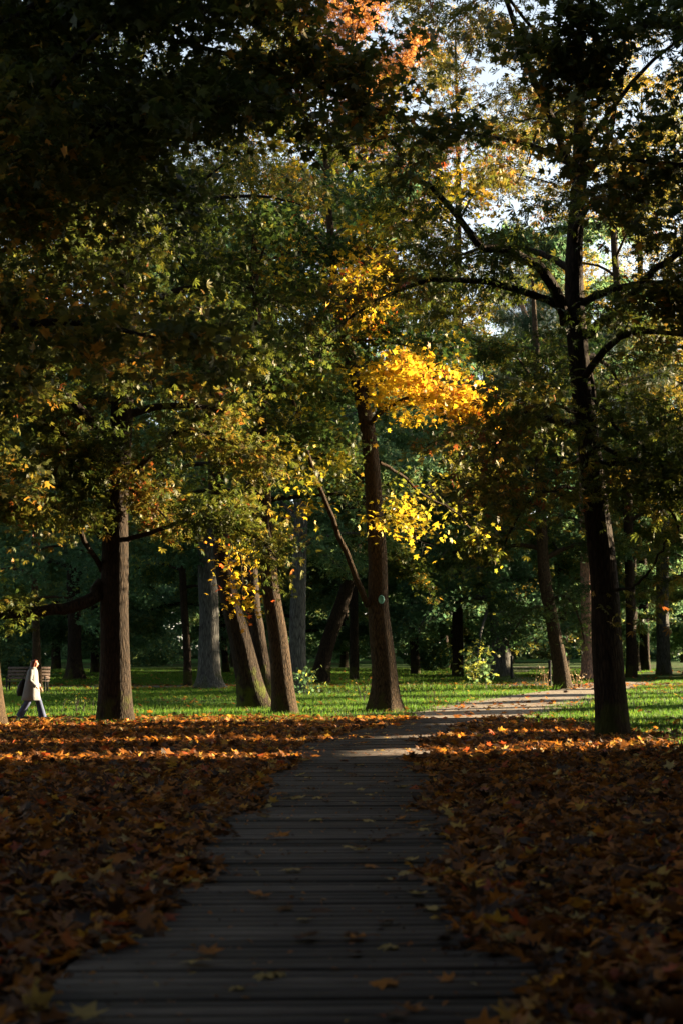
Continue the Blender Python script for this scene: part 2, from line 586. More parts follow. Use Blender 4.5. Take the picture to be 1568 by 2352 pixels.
def copy_tree(o, loc, rz=0.0, sc=1.0, label=None, group=None):
    c = o.copy()
    COL.objects.link(c)
    c.location = loc
    c.rotation_euler = (0, 0, rz)
    c.scale = (sc, sc, sc)
    if label: c['label'] = label
    if group: c['group'] = group
    for ch in list(o.children):
        d = ch.copy()
        COL.objects.link(d)
        d.parent = c
    return c


# ---- the trees one can tell apart in the picture
left_chestnut = tree_px(
    'chestnut_tree', 'thick dark chestnut in the leaf litter right of the person, low limb reaching left',
    [(268, 1660, 78), (266, 1560, 69), (265, 1450, 64), (264, 1330, 62), (267, 1150, 58), (284, 900, 52), (296, 700, 46), (302, 450, 36), (308, 150, 24)], (0.2, 0, 2.5),
    'bark_dark', 'chestnut', 'chestnut', 0.20, 7000,
    dict(h0=7.4, h1=17, n=24, len=5.0, side=1.7, rise=0.35, droop=1.1, step=0.5),
    [dict(px=[(236, 1340, 0), (200, 1380, -0.3), (110, 1405, -0.68), (0, 1408, -1.15), (-90, 1385, -1.5)], w=(34, 17), side=1.1, step=0.5, start=0.5, n=260, droop=.3),
     dict(px=[(235, 1310, 0), (195, 1240, -0.7), (172, 1150, -1.2), (180, 1050, -1.5), (240, 960, -1.6)], w=(13, 5), side=1.3, step=0.32, n=1000),
     dict(px=[(290, 1110, 0), (350, 1040, -1), (420, 990, -2), (520, 1010, -2.5), (600, 1080, -2.8)], w=(16, 5), side=1.5, step=0.33, start=.42, n=900),
     dict(px=[(240, 1240, 0), (160, 1180, .6), (70, 1150, 1), (-20, 1170, 1.4)], w=(12, 4), side=1.5, step=0.32, start=.4, n=900),
     dict(px=[(292, 1020, 0), (200, 960, -1), (110, 850, -2), (60, 760, -2.5), (0, 700, -3)], w=(22, 12), side=1.6, step=0.4, start=.42, n=750),
     dict(px=[(290, 1240, 0), (370, 1215, -1), (470, 1190, -2), (580, 1230, -2.4), (640, 1290, -2.5)], w=(12, 4), side=1.3, step=0.32, start=.42, n=800)],
    seed=3, flare=0.8, tint=(0.30, 0.22))

edge_tree = tree_px(
    'chestnut_tree', 'tree cut off by the left picture edge, its flared root beside the walking person',
    [(-30, 1668, 84), (-34, 1560, 74), (-42, 1400, 66), (-60, 1150, 60), (-90, 800, 50), (-110, 300, 30)], (-0.3, 0.3, 3),
    'bark_brown', 'chestnut', 'chestnut', 0.21, 7000,
    dict(h0=5.5, h1=15, n=16, len=5.0, side=1.7, rise=0.3, droop=1.1, step=0.55), (), seed=5, flare=0.9, tint=(0.4, 0.25))

centre_maple = tree_px(
    'maple_tree', 'central maple with yellow sunlit leaves, a slanting side limb and a pale green round scar',
    [(886, 1633, 74), (884, 1560, 58), (876, 1470, 52), (868, 1380, 47), (866, 1270, 43), (858, 1150, 40), (847, 1010, 37), (822, 880, 32), (792, 780, 27), (772, 680, 22), (758, 520, 16)], (-0.3, 0, 4.5),
    'bark_brown', 'maple_yellow', 'maple', 0.21, 3200,
    dict(h0=9.5, h1=18.5, n=16, len=3.8, side=1.5, rise=0.6, droop=0.9, step=0.5),
    [dict(px=[(845, 1390, -0.1), (815, 1320, -0.6), (768, 1200, -1), (722, 1085, -1.3), (680, 940, -1.6), (648, 840, -1.8)], w=(16, 6), side=1.4, step=0.5, start=0.45, n=300, tint=(0.25, 0.2)),
     dict(px=[(850, 975, 0), (890, 935, -1.6), (960, 910, -3), (1030, 930, -4), (1075, 980, -4.6)], w=(12, 4), side=1.35, step=0.26, start=0.25, n=640, tint=(0.5, 0.14), tw=0.45),
     dict(px=[(845, 900, 0), (870, 865, -1.4), (930, 850, -2.6), (1000, 880, -3.6), (1060, 935, -4.2)], w=(10, 4), side=1.3, step=0.26, start=0.2, n=520, tint=(0.5, 0.14), tw=0.45),
     dict(px=[(870, 1210, 0), (895, 1180, -1.2), (925, 1175, -2.2), (950, 1210, -2.8), (955, 1245, -3)], w=(9, 3), side=0.75, step=0.22, start=0.25, n=210, tint=(0.62, 0.18), tw=0.4),
     dict(px=[(872, 1060, 0.2), (920, 1090, 0.8), (975, 1140, 1.5), (1050, 1180, 2), (1110, 1260, 2.4)], w=(9, 3), side=1.2, step=0.45, n=110, tint=(0.12, 0.15)),
     dict(px=[(846, 940, 0), (848, 840, -0.8), (846, 740, -1.2), (850, 620, -1.4), (838, 500, -1.4)], w=(7, 3), side=1.2, step=0.4, start=.5, n=260, tint=(0.45, 0.2)),
     dict(px=[(830, 900, 0), (905, 860, 0.8), (950, 830, 1.2), (1000, 760, 1.6), (1050, 640, 2)], w=(14, 5), side=1.5, step=0.4, n=600, tint=(0.45, 0.22))],
    seed=7, flare=0.85, tint=(0.34, 0.25))

right_chestnut = tree_px(
    'chestnut_tree', 'tall black chestnut trunk at the right with one great limb arching left against the sky',
    [(1406, 1692, 78), (1402, 1600, 74), (1392, 1450, 68), (1384, 1300, 62), (1366, 1150, 56), (1348, 1000, 50), (1330, 850, 47), (1318, 700, 45), (1318, 560, 38), (1328, 430, 34), (1330, 250, 26)], (0.1, 0, 4),
    'bark_dark', 'chestnut', 'chestnut', 0.19, 3700,
    dict(h0=5.2, h1=17, n=18, len=4.6, side=1.6, rise=0.35, droop=1.3, step=0.55),
    [dict(px=[(1300, 740, 0), (1280, 680, -0.4), (1235, 612, -0.8), (1160, 578, -1.2), (1100, 560, -1.5), (1060, 510, -1.7), (1000, 440, -2), (930, 400, -2.2)], w=(30, 8), side=1.4, step=0.5, start=0.4, n=450, clump=0.3),
     dict(px=[(1345, 770, 0), (1390, 735, -0.6), (1440, 690, -1), (1500, 620, -1.4), (1600, 560, -1.8)], w=(26, 13), side=1.7, step=0.45, n=450),
     dict(px=[(1355, 850, 0), (1370, 920, -0.5), (1420, 985, -0.9), (1500, 1050, -1.2), (1570, 1130, -1.4)], w=(11, 5), side=1.7, step=0.36, n=650),
     dict(px=[(1370, 1020, 0), (1440, 1060, -0.6), (1510, 1130, -1), (1560, 1220, -1.3)], w=(11, 5), side=1.6, step=0.36, n=550),
     dict(px=[(1340, 960, 0), (1270, 930, -0.8), (1190, 960, -1.5), (1130, 1040, -1.8)], w=(11, 4), side=1.6, step=0.34, n=550),
     dict(px=[(1365, 1140, 0), (1300, 1120, -0.7), (1220, 1150, -1.2), (1160, 1240, -1.5)], w=(10, 4), side=1.5, step=0.34, n=450),
     dict(px=[(1395, 1360, 0), (1450, 1350, -0.5), (1490, 1310, -0.8), (1530, 1240, -1)], w=(8, 4), side=0.8, step=0.36, n=120),
     dict(px=[(1322, 420, 0), (1280, 300, -0.5), (1230, 200, -0.9), (1190, 90, -1.2), (1150, -30, -1.4)], w=(20, 10), side=1.5, step=0.5, n=225, clump=0.2),
     dict(px=[(1330, 430, 0), (1390, 330, -0.5), (1410, 230, -0.8), (1360, 140, -1), (1380, 20, -1.2)], w=(13, 6), side=1.5, step=0.5, n=250)],
    seed=9, flare=0.28, tint=(0.36, 0.24))

# the group of leaning trunks left of the middle
tree_px('maple_tree', 'dark leaning trunk, foremost left of the mossy pair, bowed to the left',
        [(585, 1628, 74), (572, 1560, 60), (552, 1470, 50), (532, 1390, 44), (515, 1300, 40), (500, 1150, 36), (492, 950, 30)], (-0.2, 0.3, 6),
        'bark_mossy', 'maple_yellow', 'maple', 0.19, 2000, dict(h0=7.0, h1=13, n=12, len=4.0, side=1.6, rise=0.4, droop=1.2),
        [dict(px=[(512, 1290, 0), (530, 1262, -1.2), (550, 1275, -2.2), (556, 1340, -2.8), (552, 1400, -3)], w=(8, 3), side=0.7, step=0.2, start=0.25, n=230, tint=(0.5, 0.2), tw=0.4)],  # yellow tint puts sunlight into this clump's leaf colour
        seed=13, flare=0.6, tint=(0.03, 0.12))
tree_px('maple_tree', 'moss based upright trunk behind the foremost leaning trunk',
        [(605, 1620, 52), (600, 1540, 42), (590, 1450, 36), (580, 1380, 34), (574, 1200, 32), (590, 980, 28), (612, 860, 24)], (0.6, 0.3, 6),
        'bark_mossy', 'maple_green', 'maple', 0.19, 5200, dict(h0=6.0, h1=15, n=14, len=4.2, side=1.6, rise=0.5, droop=1.0), (), seed=15, flare=0.7, tint=(0.32, 0.22))
tree_px('maple_tree', 'dark trunk leaning left at the right of the mossy pair, base by the leafy path',
        [(655, 1640, 56), (648, 1560, 48), (636, 1450, 42), (622, 1350, 38), (610, 1200, 34), (600, 1000, 30)], (-0.3, -0.4, 8),
        'bark_brown', 'maple_green', 'maple', 0.19, 6000, dict(h0=7.0, h1=15, n=15, len=4.4, side=1.6, rise=0.4, droop=1.1), (), seed=17, flare=0.65, tint=(0.28, 0.22))
tree_px('oak_tree', 'massive grey furrowed trunk with spreading root base on the left lawn',
        [(480, 1582, 66), (480, 1540, 52), (480, 1450, 47), (478, 1340, 45), (470, 1150, 42), (446, 980, 34), (425, 850, 30)], (-1.5, 0.6, 9),
        'bark_grey', 'far_green', 'spray', 0.34, 8000, dict(h0=6.0, h1=20, n=18, len=6.0, side=2.0, rise=0.5, droop=1.0), (), seed=19, flare=0.75, tint=(0.45, 0.25))
tree_px('maple_tree', 'thin dark trunk just left of the massive grey trunk',
        [(432, 1576, 20), (430, 1500, 17), (422, 1370, 16), (415, 1200, 14)], (-0.3, 0, 6),
        'bark_dark', 'maple_dark', 'spray', 0.32, 3500, dict(h0=4.0, h1=12, n=12, len=3.4, side=1.5, rise=0.3, droop=1.1), (), seed=21, flare=0.4)
tree_px('maple_tree', 'slim dark stem between the massive grey trunk and the leaning trunks',
        [(520, 1546, 18), (513, 1450, 12), (510, 1330, 11)], (0.1, 0, 8),
        'bark_dark', 'maple_dark', 'spray', 0.34, 3500, dict(h0=4.0, h1=12, n=12, len=3.6, side=1.6, rise=0.3, droop=1.0), (), seed=23, flare=0.4)
tree_px('oak_tree', 'pale grey straight trunk behind the ivy, right of the leaning trunks',
        [(683, 1592, 44), (683, 1500, 38), (684, 1400, 35), (690, 1200, 32), (700, 900, 26)], (0.4, 0.3, 7),
        'bark_grey', 'far_green', 'spray', 0.34, 7000, dict(h0=5.5, h1=19, n=17, len=5.4, side=1.9, rise=0.5, droop=1.1), (), seed=25, flare=0.4, tint=(0.5, 0.25))
tree_px('maple_tree', 'dark trunk slanting to the right between the pale grey trunk and the central maple',
        [(733, 1570, 48), (745, 1510, 36), (765, 1440, 34), (790, 1370, 32), (815, 1270, 28), (835, 1100, 24)], (0.6, 0.3, 7),
        'bark_dark', 'maple_green', 'spray', 0.32, 7500, dict(h0=5.0, h1=17, n=17, len=4.8, side=1.8, rise=0.4, droop=1.2), (), seed=27, flare=0.6, tint=(0.35, 0.25))
tree_px('maple_tree', 'trunk standing behind the bench, streaked with light at the left',
        [(86, 1592, 26), (85, 1530, 20), (84, 1440, 17), (80, 1300, 15)], (-0.2, 0.2, 7),
        'bark_brown', 'maple_dark', 'maple', 0.19, 4500, dict(h0=3.6, h1=12, n=14, len=3.8, side=1.6, rise=0.3, droop=1.2), (), seed=29, flare=0.6)
tree_px('oak_tree', 'broad dark trunk between the bench and the left chestnut trunk',
        [(172, 1562, 50), (172, 1520, 34), (172, 1440, 30), (170, 1250, 26)], (0.2, 0.2, 9),
        'bark_dark', 'far_green', 'spray', 0.34, 6500, dict(h0=4.6, h1=16, n=16, len=5.0, side=1.8, rise=0.3, droop=1.2), (), seed=31, flare=0.7)
tree_px('maple_tree', 'dark trunk leaning left on the verge beside the black posts at the right',
        [(1293, 1582, 42), (1284, 1520, 33), (1270, 1440, 30), (1250, 1330, 28), (1240, 1150, 25), (1235, 900, 20)], (-0.2, 0.2, 6),
        'bark_brown', 'maple_green', 'spray', 0.28, 6000, dict(h0=5.0, h1=15, n=15, len=4.0, side=1.6, rise=0.4, droop=1.2),
        [dict(px=[(1262, 1400, 0), (1225, 1395, -1), (1190, 1430, -2), (1165, 1480, -2.6)], w=(8, 3), side=1.3, step=0.3, n=420, tint=(0.15, 0.15)),
         dict(px=[(1258, 1380, 0), (1300, 1370, -1), (1330, 1420, -1.6), (1340, 1480, -2)], w=(8, 3), side=1.1, step=0.3, n=300, tint=(0.2, 0.15))],
        seed=33, flare=0.55, tint=(0.35, 0.25))
tree_px('maple_tree', 'dark green maple whose branches hang down almost to the lit lawn right of the middle',
        [(1150, 1556, 56), (1150, 1500, 44), (1140, 1400, 36), (1130, 1280, 32), (1122, 1100, 28)], (-0.2, 0.2, 9),
        'bark_grey', 'maple_dark', 'maple', 0.27, 7500, dict(h0=3.2, h1=15, n=22, len=5.2, side=1.9, rise=0.15, droop=1.4),
        [dict(px=[(1140, 1390, 0), (1120, 1400, -4), (1105, 1450, -8), (1096, 1510, -10.5), (1090, 1560, -11.5)], w=(8, 3), side=0.4, step=0.2, start=0.82, n=150, tint=(1.1, 0.2), tw=0.4),  # tip leaves tinted bright as if in sun
         dict(px=[(1135, 1330, 0), (1060, 1330, -3), (1000, 1380, -6), (960, 1450, -8)], w=(9, 3), side=1.8, step=0.35, n=700),
         dict(px=[(1145, 1360, 0), (1180, 1370, -3), (1210, 1420, -6), (1230, 1480, -8)], w=(8, 3), side=1.5, step=0.35, n=520)],
        seed=35, flare=0.5, tint=(0.4, 0.25))
tree_px('pine_tree', 'pine with pinkish bark showing between the leaves left of the right chestnut',
        [(1349, 1560, 34), (1348, 1500, 27), (1345, 1350, 26), (1338, 1100, 25), (1320, 930, 24), (1272, 822, 20), (1215, 750, 14)], (-1.2, 0, 4),
        'bark_pine', 'pine', 'needles', 0.42, 5200, dict(h0=12.5, h1=20, n=13, len=3.4, side=1.3, rise=0.5, droop=0.6),
        [dict(px=[(1310, 925, 0), (1250, 885, -0.5), (1190, 872, -1), (1110, 858, -1.5)], w=(14, 6), side=1.1, step=0.6, start=0.6, n=260),
         dict(px=[(1330, 985, 0), (1400, 900, 0.5), (1460, 870, 1), (1540, 850, 1.5)], w=(10, 5), side=1.3, step=0.5, n=600)],
        seed=37, flare=0.3, up=0.2, droop=-0.3)
tree_px('oak_tree', 'grey trunk on the lawn at the far right, behind the right chestnut',
        [(1524, 1549, 36), (1522, 1490, 30), (1520, 1350, 28), (1522, 1100, 25)], (0.2, 0.2, 10),
        'bark_grey', 'far_gold', 'spray', 0.34, 7500, dict(h0=5.0, h1=20, n=18, len=5.6, side=1.9, rise=0.4, droop=1.1), (), seed=39, flare=0.4)
tree_px('beech_tree', 'tall orange leaved tree whose top shows against the sky at the top centre',
        [(812, 1562, 22), (812, 1400, 20), (806, 900, 16), (806, 400, 12)], (0.1, 0, 13),
        'bark_dark', 'orange', 'spray', 0.26, 13000, dict(h0=20, h1=40, n=28, len=5.2, side=1.5, rise=0.9, droop=0.5), (), seed=41, flare=0.4, clump=0.2)
tree_px('maple_tree', 'slim dark trunk behind the lawn, right of the central maple',
        [(1046, 1540, 26), (1045, 1500, 20), (1042, 1350, 18)], (0.2, 0.2, 11),
        'bark_dark', 'far_green', 'spray', 0.38, 6500, dict(h0=2.6, h1=16, n=17, len=5.2, side=1.9, rise=0.2, droop=1.2), (), seed=43, flare=0.5)
tree_px('maple_tree', 'golden crowned tree behind the big arching limb at the upper right',
        [(1448, 1556, 26), (1448, 1450, 24), (1440, 1150, 22), (1425, 800, 19), (1400, 420, 13)], (-0.2, 0.2, 9),
        'bark_dark', 'far_gold', 'spray', 0.28, 9500, dict(h0=8, h1=36, n=28, len=6.0, side=1.8, rise=0.4, droop=1.0), (), seed=45, flare=0.4, tint=(0.55, 0.27))
tree_px('maple_tree', 'thin trunk far behind the lawn, left of the slim dark trunk by the central maple',
        [(1016, 1539, 13), (1016, 1500, 11), (1014, 1380, 10)], (0.2, 0.2, 9),
        'bark_dark', 'far_green', 'spray', 0.36, 3500, dict(h0=2.5, h1=12, n=12, len=4.0, side=1.6, rise=0.2, droop=1.1), (), seed=47, flare=0.5)

gold = [o for o in bpy.data.objects if o.get('label', '').startswith('golden crowned')][0]
copy_tree(gold, (6.5, 80, float(gz(6.5, 80))), 1.9, 1.0, 'tall yellowing tree whose thin crown fills the sky right of the orange treetop')
copy_tree(gold, (19.5, 92, float(gz(19.5, 92))), 4.0, 1.05, 'tall yellowing tree far behind the right chestnut, its top among the sky gaps')

# ---- canopy trees standing just outside the picture, whose dark leaves hang into its top
near_l = make_tree('maple_tree', 'maple outside the left edge whose dark blurred leaves hang into the upper left', (-7.2, 20, 0),
                   [(-7.2, 20, 0, .36), (-7.1, 20, 3, .30), (-7, 20.2, 7, .25), (-6.8, 20, 11, .16), (-6.7, 20, 15, .05)],
                   'bark_dark', 'maple_near', 'maple', 0.19, 21000, dict(h0=5.2, h1=14, n=26, len=6.2, side=2.0, rise=0.35, droop=0.75, az=0.0, azs=0.9), (), seed=51, tint=(0.42, 0.25), sides=14)
near_r = make_tree('maple_tree', 'maple outside the right edge whose dark blurred leaves hang into the upper right', (9.0, 21, 0),
                   [(9, 21, 0, .36), (9, 21, 3, .30), (9, 21, 7, .25), (8.9, 21, 11, .16), (8.8, 21, 15, .05)],
                   'bark_dark', 'maple_near', 'maple', 0.19, 13000, dict(h0=6.0, h1=14, n=20, len=5.0, side=1.9, rise=0.4, droop=0.8), (), seed=53, tint=(0.42, 0.25), sides=14)
for (x, y, rz) in ((-4.5, -7, 0.6), (6.0, -6, 2.8), (-11.0, 6, 0.2), (1, -16, 1.5), (10.5, 7, 3.3), (-12, 28, 0.9), (-1.5, -2.5, 2.2), (9.5, 1.5, 4.0)):  # copies added to darken the foreground
    copy_tree(near_l, (x, y, 0), rz, 1.0, 'leafy maple added around the camera to shade the boardwalk', 'added shade maples around the camera')

# ---- the wood behind the lawn
protos = []
for i, (lm, n) in enumerate((('far_green', 11000), ('far_gold', 10000), ('far_green', 10000))):
    h = (22, 19, 24)[i]
    r = make_tree('woodland_tree', 'x', (0, 0, -200), [(0, 0, -200, .34), (.1, 0, -197, .28), (.2, .1, -192, .22), (0, 0, -200 + h * 0.7, .12), (0, 0, -200 + h, .03)],
                  'bark_dark', lm, 'spray', 0.42, n, dict(h0=2.2, h1=h * 0.95, n=22, len=5.6, side=2.1, rise=0.25, droop=1.0), (), seed=61 + i, sides=10, flare=0.4)
    protos.append(r)
WG = {0: ('green leaved tree in the dark wood behind the lawn', 'green trees of the wood behind the lawn'),
      1: ('yellowing tree in the dark wood behind the lawn', 'yellowing trees of the wood behind the lawn')}
rw = np.random.default_rng(77)
used = [False] * 3
for row, (Y, step) in enumerate(((86, 7.5), (104, 8.5), (124, 10))):
    x = -0.27 * Y - 6
    while x < 0.27 * Y + 8:
        k = int(rw.choice([0, 1, 2], p=[.4, .25, .35]))
        yy = Y + rw.uniform(-4, 4)
        xx = x + rw.uniform(-1.5, 1.5)
        lab = WG[1 if k == 1 else 0]
        loc = (xx, yy, gz(xx, yy) - 0.02)
        if not used[k]:
            o = protos[k]
            o.location = loc
            o['label'], o['group'] = lab
            used[k] = True
        else:
            copy_tree(protos[k], loc, rw.uniform(0, 6.28), rw.uniform(0.85, 1.2), lab[0], lab[1])
        x += step * rw.uniform(0.8, 1.2)

# far-off wood, reads as one mass
mbw = MB()
n = 60000
x = R.uniform(-75, 75, n); y = R.uniform(145, 165, n)
z = R.uniform(0, 1, n) ** 0.8 * (17 + 5 * np.sin(x * .25) + 3 * np.sin(x * .71))
p = np.stack([x, y, 1.0 + z], 1)
mbw.leaves(p, R.normal(0, 1, (n, 3)), R.normal(0, 1, (n, 3)) + np.array([0, -.3, .6]), R.uniform(0.9, 1.6, n), np.clip(R.normal(.4, .25, n), 0, 1), TM['spray'])
tag(mbw.build('distant_wood', M['far_green']), 'far-off dark wood closing the view behind all the trees', 'wood', kind='stuff')

# ------------------------------------------------------------------ unseen shrubs and trees added on the right for their shade
def shrub(name, label, w, h, n, leafm, size, seed, group, loc):
    rng = np.random.default_rng(seed)
    root = empty(name, loc, label, 'shrub', group)
    mb = MB()
    for k in range(5):
        mb.tube(wander((rng.normal(0, .1), rng.normal(0, .1), -.1), k * 1.26, 1.2, h * .7, 6, rng, 0.1, .12), np.linspace(.07, .02, 7), 6)
    mb.build('stem', M['bark_dark'], root, smooth=True)
    u = rng.normal(0, 1, (n, 3)); u /= np.linalg.norm(u, axis=1, keepdims=True)
    u *= rng.uniform(0.15, 1, (n, 1)) ** 0.4
    p = np.stack([u[:, 0] * w, u[:, 1] * w, h * 0.5 + u[:, 2] * h * 0.5], 1)
    p[:, :2] *= (1.05 + .08 * np.sin(p[:, 2:3] * 3 + seed))
    mc = MB()
    mc.leaves(p, rng.normal(0, 1, (n, 3)), rng.normal(0, 1, (n, 3)) + np.array([0, 0, .4]), size * rng.uniform(.7, 1.3, n), rng.uniform(0, 1, n), TM['spray'])
    mc.build('foliage', M[leafm], root)
    return root


SUN_AZ = rad(22.0)      # sun stands to the right, this much behind the picture plane
SUN_EL = rad(11.0)
k = 0
sh0 = None
SHL = ('unseen evergreen shrub added outside the right edge to shape the low sunlight', 'added shade shrubs outside the right edge')


def put_shrub(yg, w):
    """a shrub whose shade falls across the ground at x=0, y=yg"""
    global sh0, k
    X = max(0.26 * yg + 4.2, 7.0)
    y = yg + X * math.tan(SUN_AZ)
    if sh0 is None:
        sh0 = shrub('added_shade_shrub', SHL[0], 1.0, 5.2, 2600, 'evergreen', 0.5, 71, SHL[1], (X, y, 0))
        sh0.scale = (w, w, 1)
    else:
        c = copy_tree(sh0, (X, y, 0), k * 1.3, 1.0)
        c.scale = (w, w, 1)
    k += 1


for a, b in ((-8, 22.3), (24.7, 27.3), (28.9, 32.4), (33.4, 35.6)):  # gaps between the added shrubs let the sun streaks through
    nn = max(2, round((b - a) / 1.7))
    st = (b - a) / nn
    for i in range(nn):
        put_shrub(a + st * (i + .5), st * 0.56)

for (x, y, rz, s) in ((15.5, 2, .4, 1.45), (17, 11.5, 1.4, 1.45), (17, 21.5, 2.9, 1.3), (19, 33.6, 4.1, 1.35)):  # unseen maples added to keep the foreground in shade
    copy_tree(near_l, (x, y, 0), rz, s, 'tall unseen maple added outside the right edge to shade the foreground', 'added shade maples outside the right edge')
for (x, y, rz, s) in ((23.5, 61.2, .7, .9), (22.5, 66, 2.0, .92), (25, 71, 3.1, .95), (28, 81, 1.0, .85)):  # added crowns shade the lawn while low sun passes beneath
    copy_tree(near_l, (x, y, gz(x, y)), rz, s, 'unseen maple added outside the right edge beyond the lawn, its raised crown shading the grass', 'added lawn maples outside the right edge')
TALL = ('tall unseen oak added outside the right edge, its high crown sifting the low sun', 'added tall oaks outside the right edge')
tall = make_tree('oak_tree', TALL[0], (23, 43, 0), [(23, 43, 0, .42), (23.1, 43, 4, .36), (23, 43.2, 12, .28), (23, 43, 20, .16), (23, 43, 28, .04)],  # added to dapple the sunlight on the upper canopy
                 'bark_dark', 'far_gold', 'spray', 0.36, 4200, dict(h0=13.5, h1=27, n=24, len=5.6, side=2.0, rise=0.5, droop=0.6), (), seed=57, group=TALL[1], sides=12)
for (x, y, rz) in ((27, 57, 1.2), (24, 61, 2.6), (26, 68, 4.0), (33, 56, 5.0)):
    copy_tree(tall, (x, y, float(gz(x, y))), rz, 1.0)
for (yg, X, w, h) in ((40.2, 15.5, 1.0, .62), (46.2, 16, .7, .5), (50.2, 17, .8, .5), (68, 22, 1.6, .8), (71.5, 22.5, 1.6, .8), (75.5, 23.5, 1.5, .8)):  # more added shrubs, breaking up the sunlight on the lawn
    c = copy_tree(sh0, (X, yg + X * math.tan(SUN_AZ), gz(X, yg + 2) - .05), yg, 1.0)
    c.scale = (w, w, h)
for i in range(15):  # added row blocks low sky light from behind the camera
    c = copy_tree(sh0, (-24 + 3.3 * i, -13 + 1.5 * math.sin(i * 2.1), 0), i * .7, 1.0, 'unseen evergreen shrub added behind the camera to cut the sky light', 'added shade shrubs behind the camera')
    c.scale = (1.9, 1.9, 1.8 + .2 * math.sin(i * 1.3))
# unseen park trees added around the view to dim the sky light
for i, (x, y) in enumerate(((-22, 70), (-27, 24), (-32, 38), (-33, 55), (-21, 2), (-33, 8), (-15, -12), (-26, -10), (-8, -20), (3, -24), (13, -18), (-17, -26), (20, -10), (26, 2), (24, -24), (-4, -36), (10, -38), (30, 14), (-33, -24))):
    copy_tree(protos[(i * 2) % 3 if i % 4 else 0], (x, y, float(gz(x, y)) - .02), i * 1.9, 0.95 + .05 * (i % 4), 'unseen park tree added outside the picture to dim the sky light', 'added park trees outside the picture')

# ------------------------------------------------------------------ ground
def axis(a, b, st, far):
    c = list(np.arange(a, b + 1e-6, st))
    lo, hi, d = a, b, st
    while hi < far:
        d *= 1.6
        hi += d; lo -= d
        c.append(hi); c.insert(0, lo)
    return np.array(c)


def litter_mask(x, y):
    """1 where fallen leaves cover everything, 0 on the lawn"""
    a = 1 / (1 + np.exp(np.clip((y - 36.5 - 0.6 * np.sin(x * 1.3)) / 1.0, -40, 40)))
    edge = 5.9 + 0.05 * (30 - y) + 0.35 * np.sin(y * 0.9)
    b = 1 / (1 + np.exp(np.clip((x - edge) / 0.35, -40, 40)))
    b = np.where(y < 25, 1 - (1 - b) * np.clip((y - 20) / 5, 0, 1), b)
    r = a * b
    # leaves strewn along the verge of the path where it bends away
    d = np.abs(x - bw_x(y))
    r = np.maximum(r, 0.8 * np.clip(1 - (d - 1.2) / 1.1, 0, 1) * (y > 30) * (y < 50) * (y > 0))
    return r


xs = axis(-40, 40, 0.5, 900)
ys = axis(-25, 150, 0.5, 900)
GX, GY = np.meshgrid(xs, ys)
GZ = gz(GX, GY)
V = np.stack([GX, GY, GZ], -1).reshape(-1, 3)
nx, ny = len(xs), len(ys)
ii = (np.arange(ny - 1)[:, None] * nx + np.arange(nx - 1)[None, :]).ravel()
F = np.stack([ii, ii + 1, ii + nx + 1, ii + nx], 1)
lm = litter_mask(GX, GY).ravel()
m, nt, out = new_mat('ground_soil_and_grass')
tc = N(nt, 'ShaderNodeTexCoord')
a = N(nt, 'ShaderNodeAttribute', attribute_name='tint')
n1 = N(nt, 'ShaderNodeTexNoise', Scale=3.0, Detail=6.0)
n2 = N(nt, 'ShaderNodeTexNoise', Scale=0.35, Detail=4.0)
n3 = N(nt, 'ShaderNodeTexNoise', Scale=14.0, Detail=4.0)
for q in (n1, n2, n3): nt.links.new(tc.outputs['Object'], q.inputs['Vector'])
soil = ramp(nt, [(0.3, (0.014, 0.009, 0.006)), (0.55, (0.045, 0.022, 0.010)), (0.75, (0.11, 0.045, 0.014))])
nt.links.new(n3.outputs['Fac'], soil.inputs[0])
grs = ramp(nt, [(0.3, (0.018, 0.05, 0.010)), (0.6, (0.038, 0.095, 0.014)), (0.8, (0.08, 0.11, 0.02))])
nt.links.new(n1.outputs['Fac'], grs.inputs[0])
bare = N(nt, 'ShaderNodeMapRange'); bare.inputs[1].default_value = 0.52; bare.inputs[2].default_value = 0.66; bare.inputs[3].default_value = 0.0; bare.inputs[4].default_value = 0.75
nt.links.new(n2.outputs['Fac'], bare.inputs[0])
gm = N(nt, 'ShaderNodeMix', data_type='RGBA')
nt.links.new(bare.outputs[0], gm.inputs[0]); nt.links.new(grs.outputs[0], gm.inputs[6]); nt.links.new(soil.outputs[0], gm.inputs[7])
mx = N(nt, 'ShaderNodeMix', data_type='RGBA')
nt.links.new(a.outputs['Fac'], mx.inputs[0]); nt.links.new(gm.outputs[2], mx.inputs[6]); nt.links.new(soil.outputs[0], mx.inputs[7])
p = N(nt, 'ShaderNodeBsdfPrincipled', Roughness=0.95)
p.inputs['Specular IOR Level'].default_value = 0.1
nt.links.new(mx.outputs[2], p.inputs['Base Color'])
b = N(nt, 'ShaderNodeBump', Strength=0.6, Distance=0.05)
nt.links.new(n3.outputs['Fac'], b.inputs['Height']); nt.links.new(b.outputs[0], p.inputs['Normal'])
nt.links.new(p.outputs[0], out.inputs[0])
tag(mesh_obj('ground', V, F.ravel(), np.arange(len(F)) * 4, m, tint=lm, smooth=True), kind='structure')

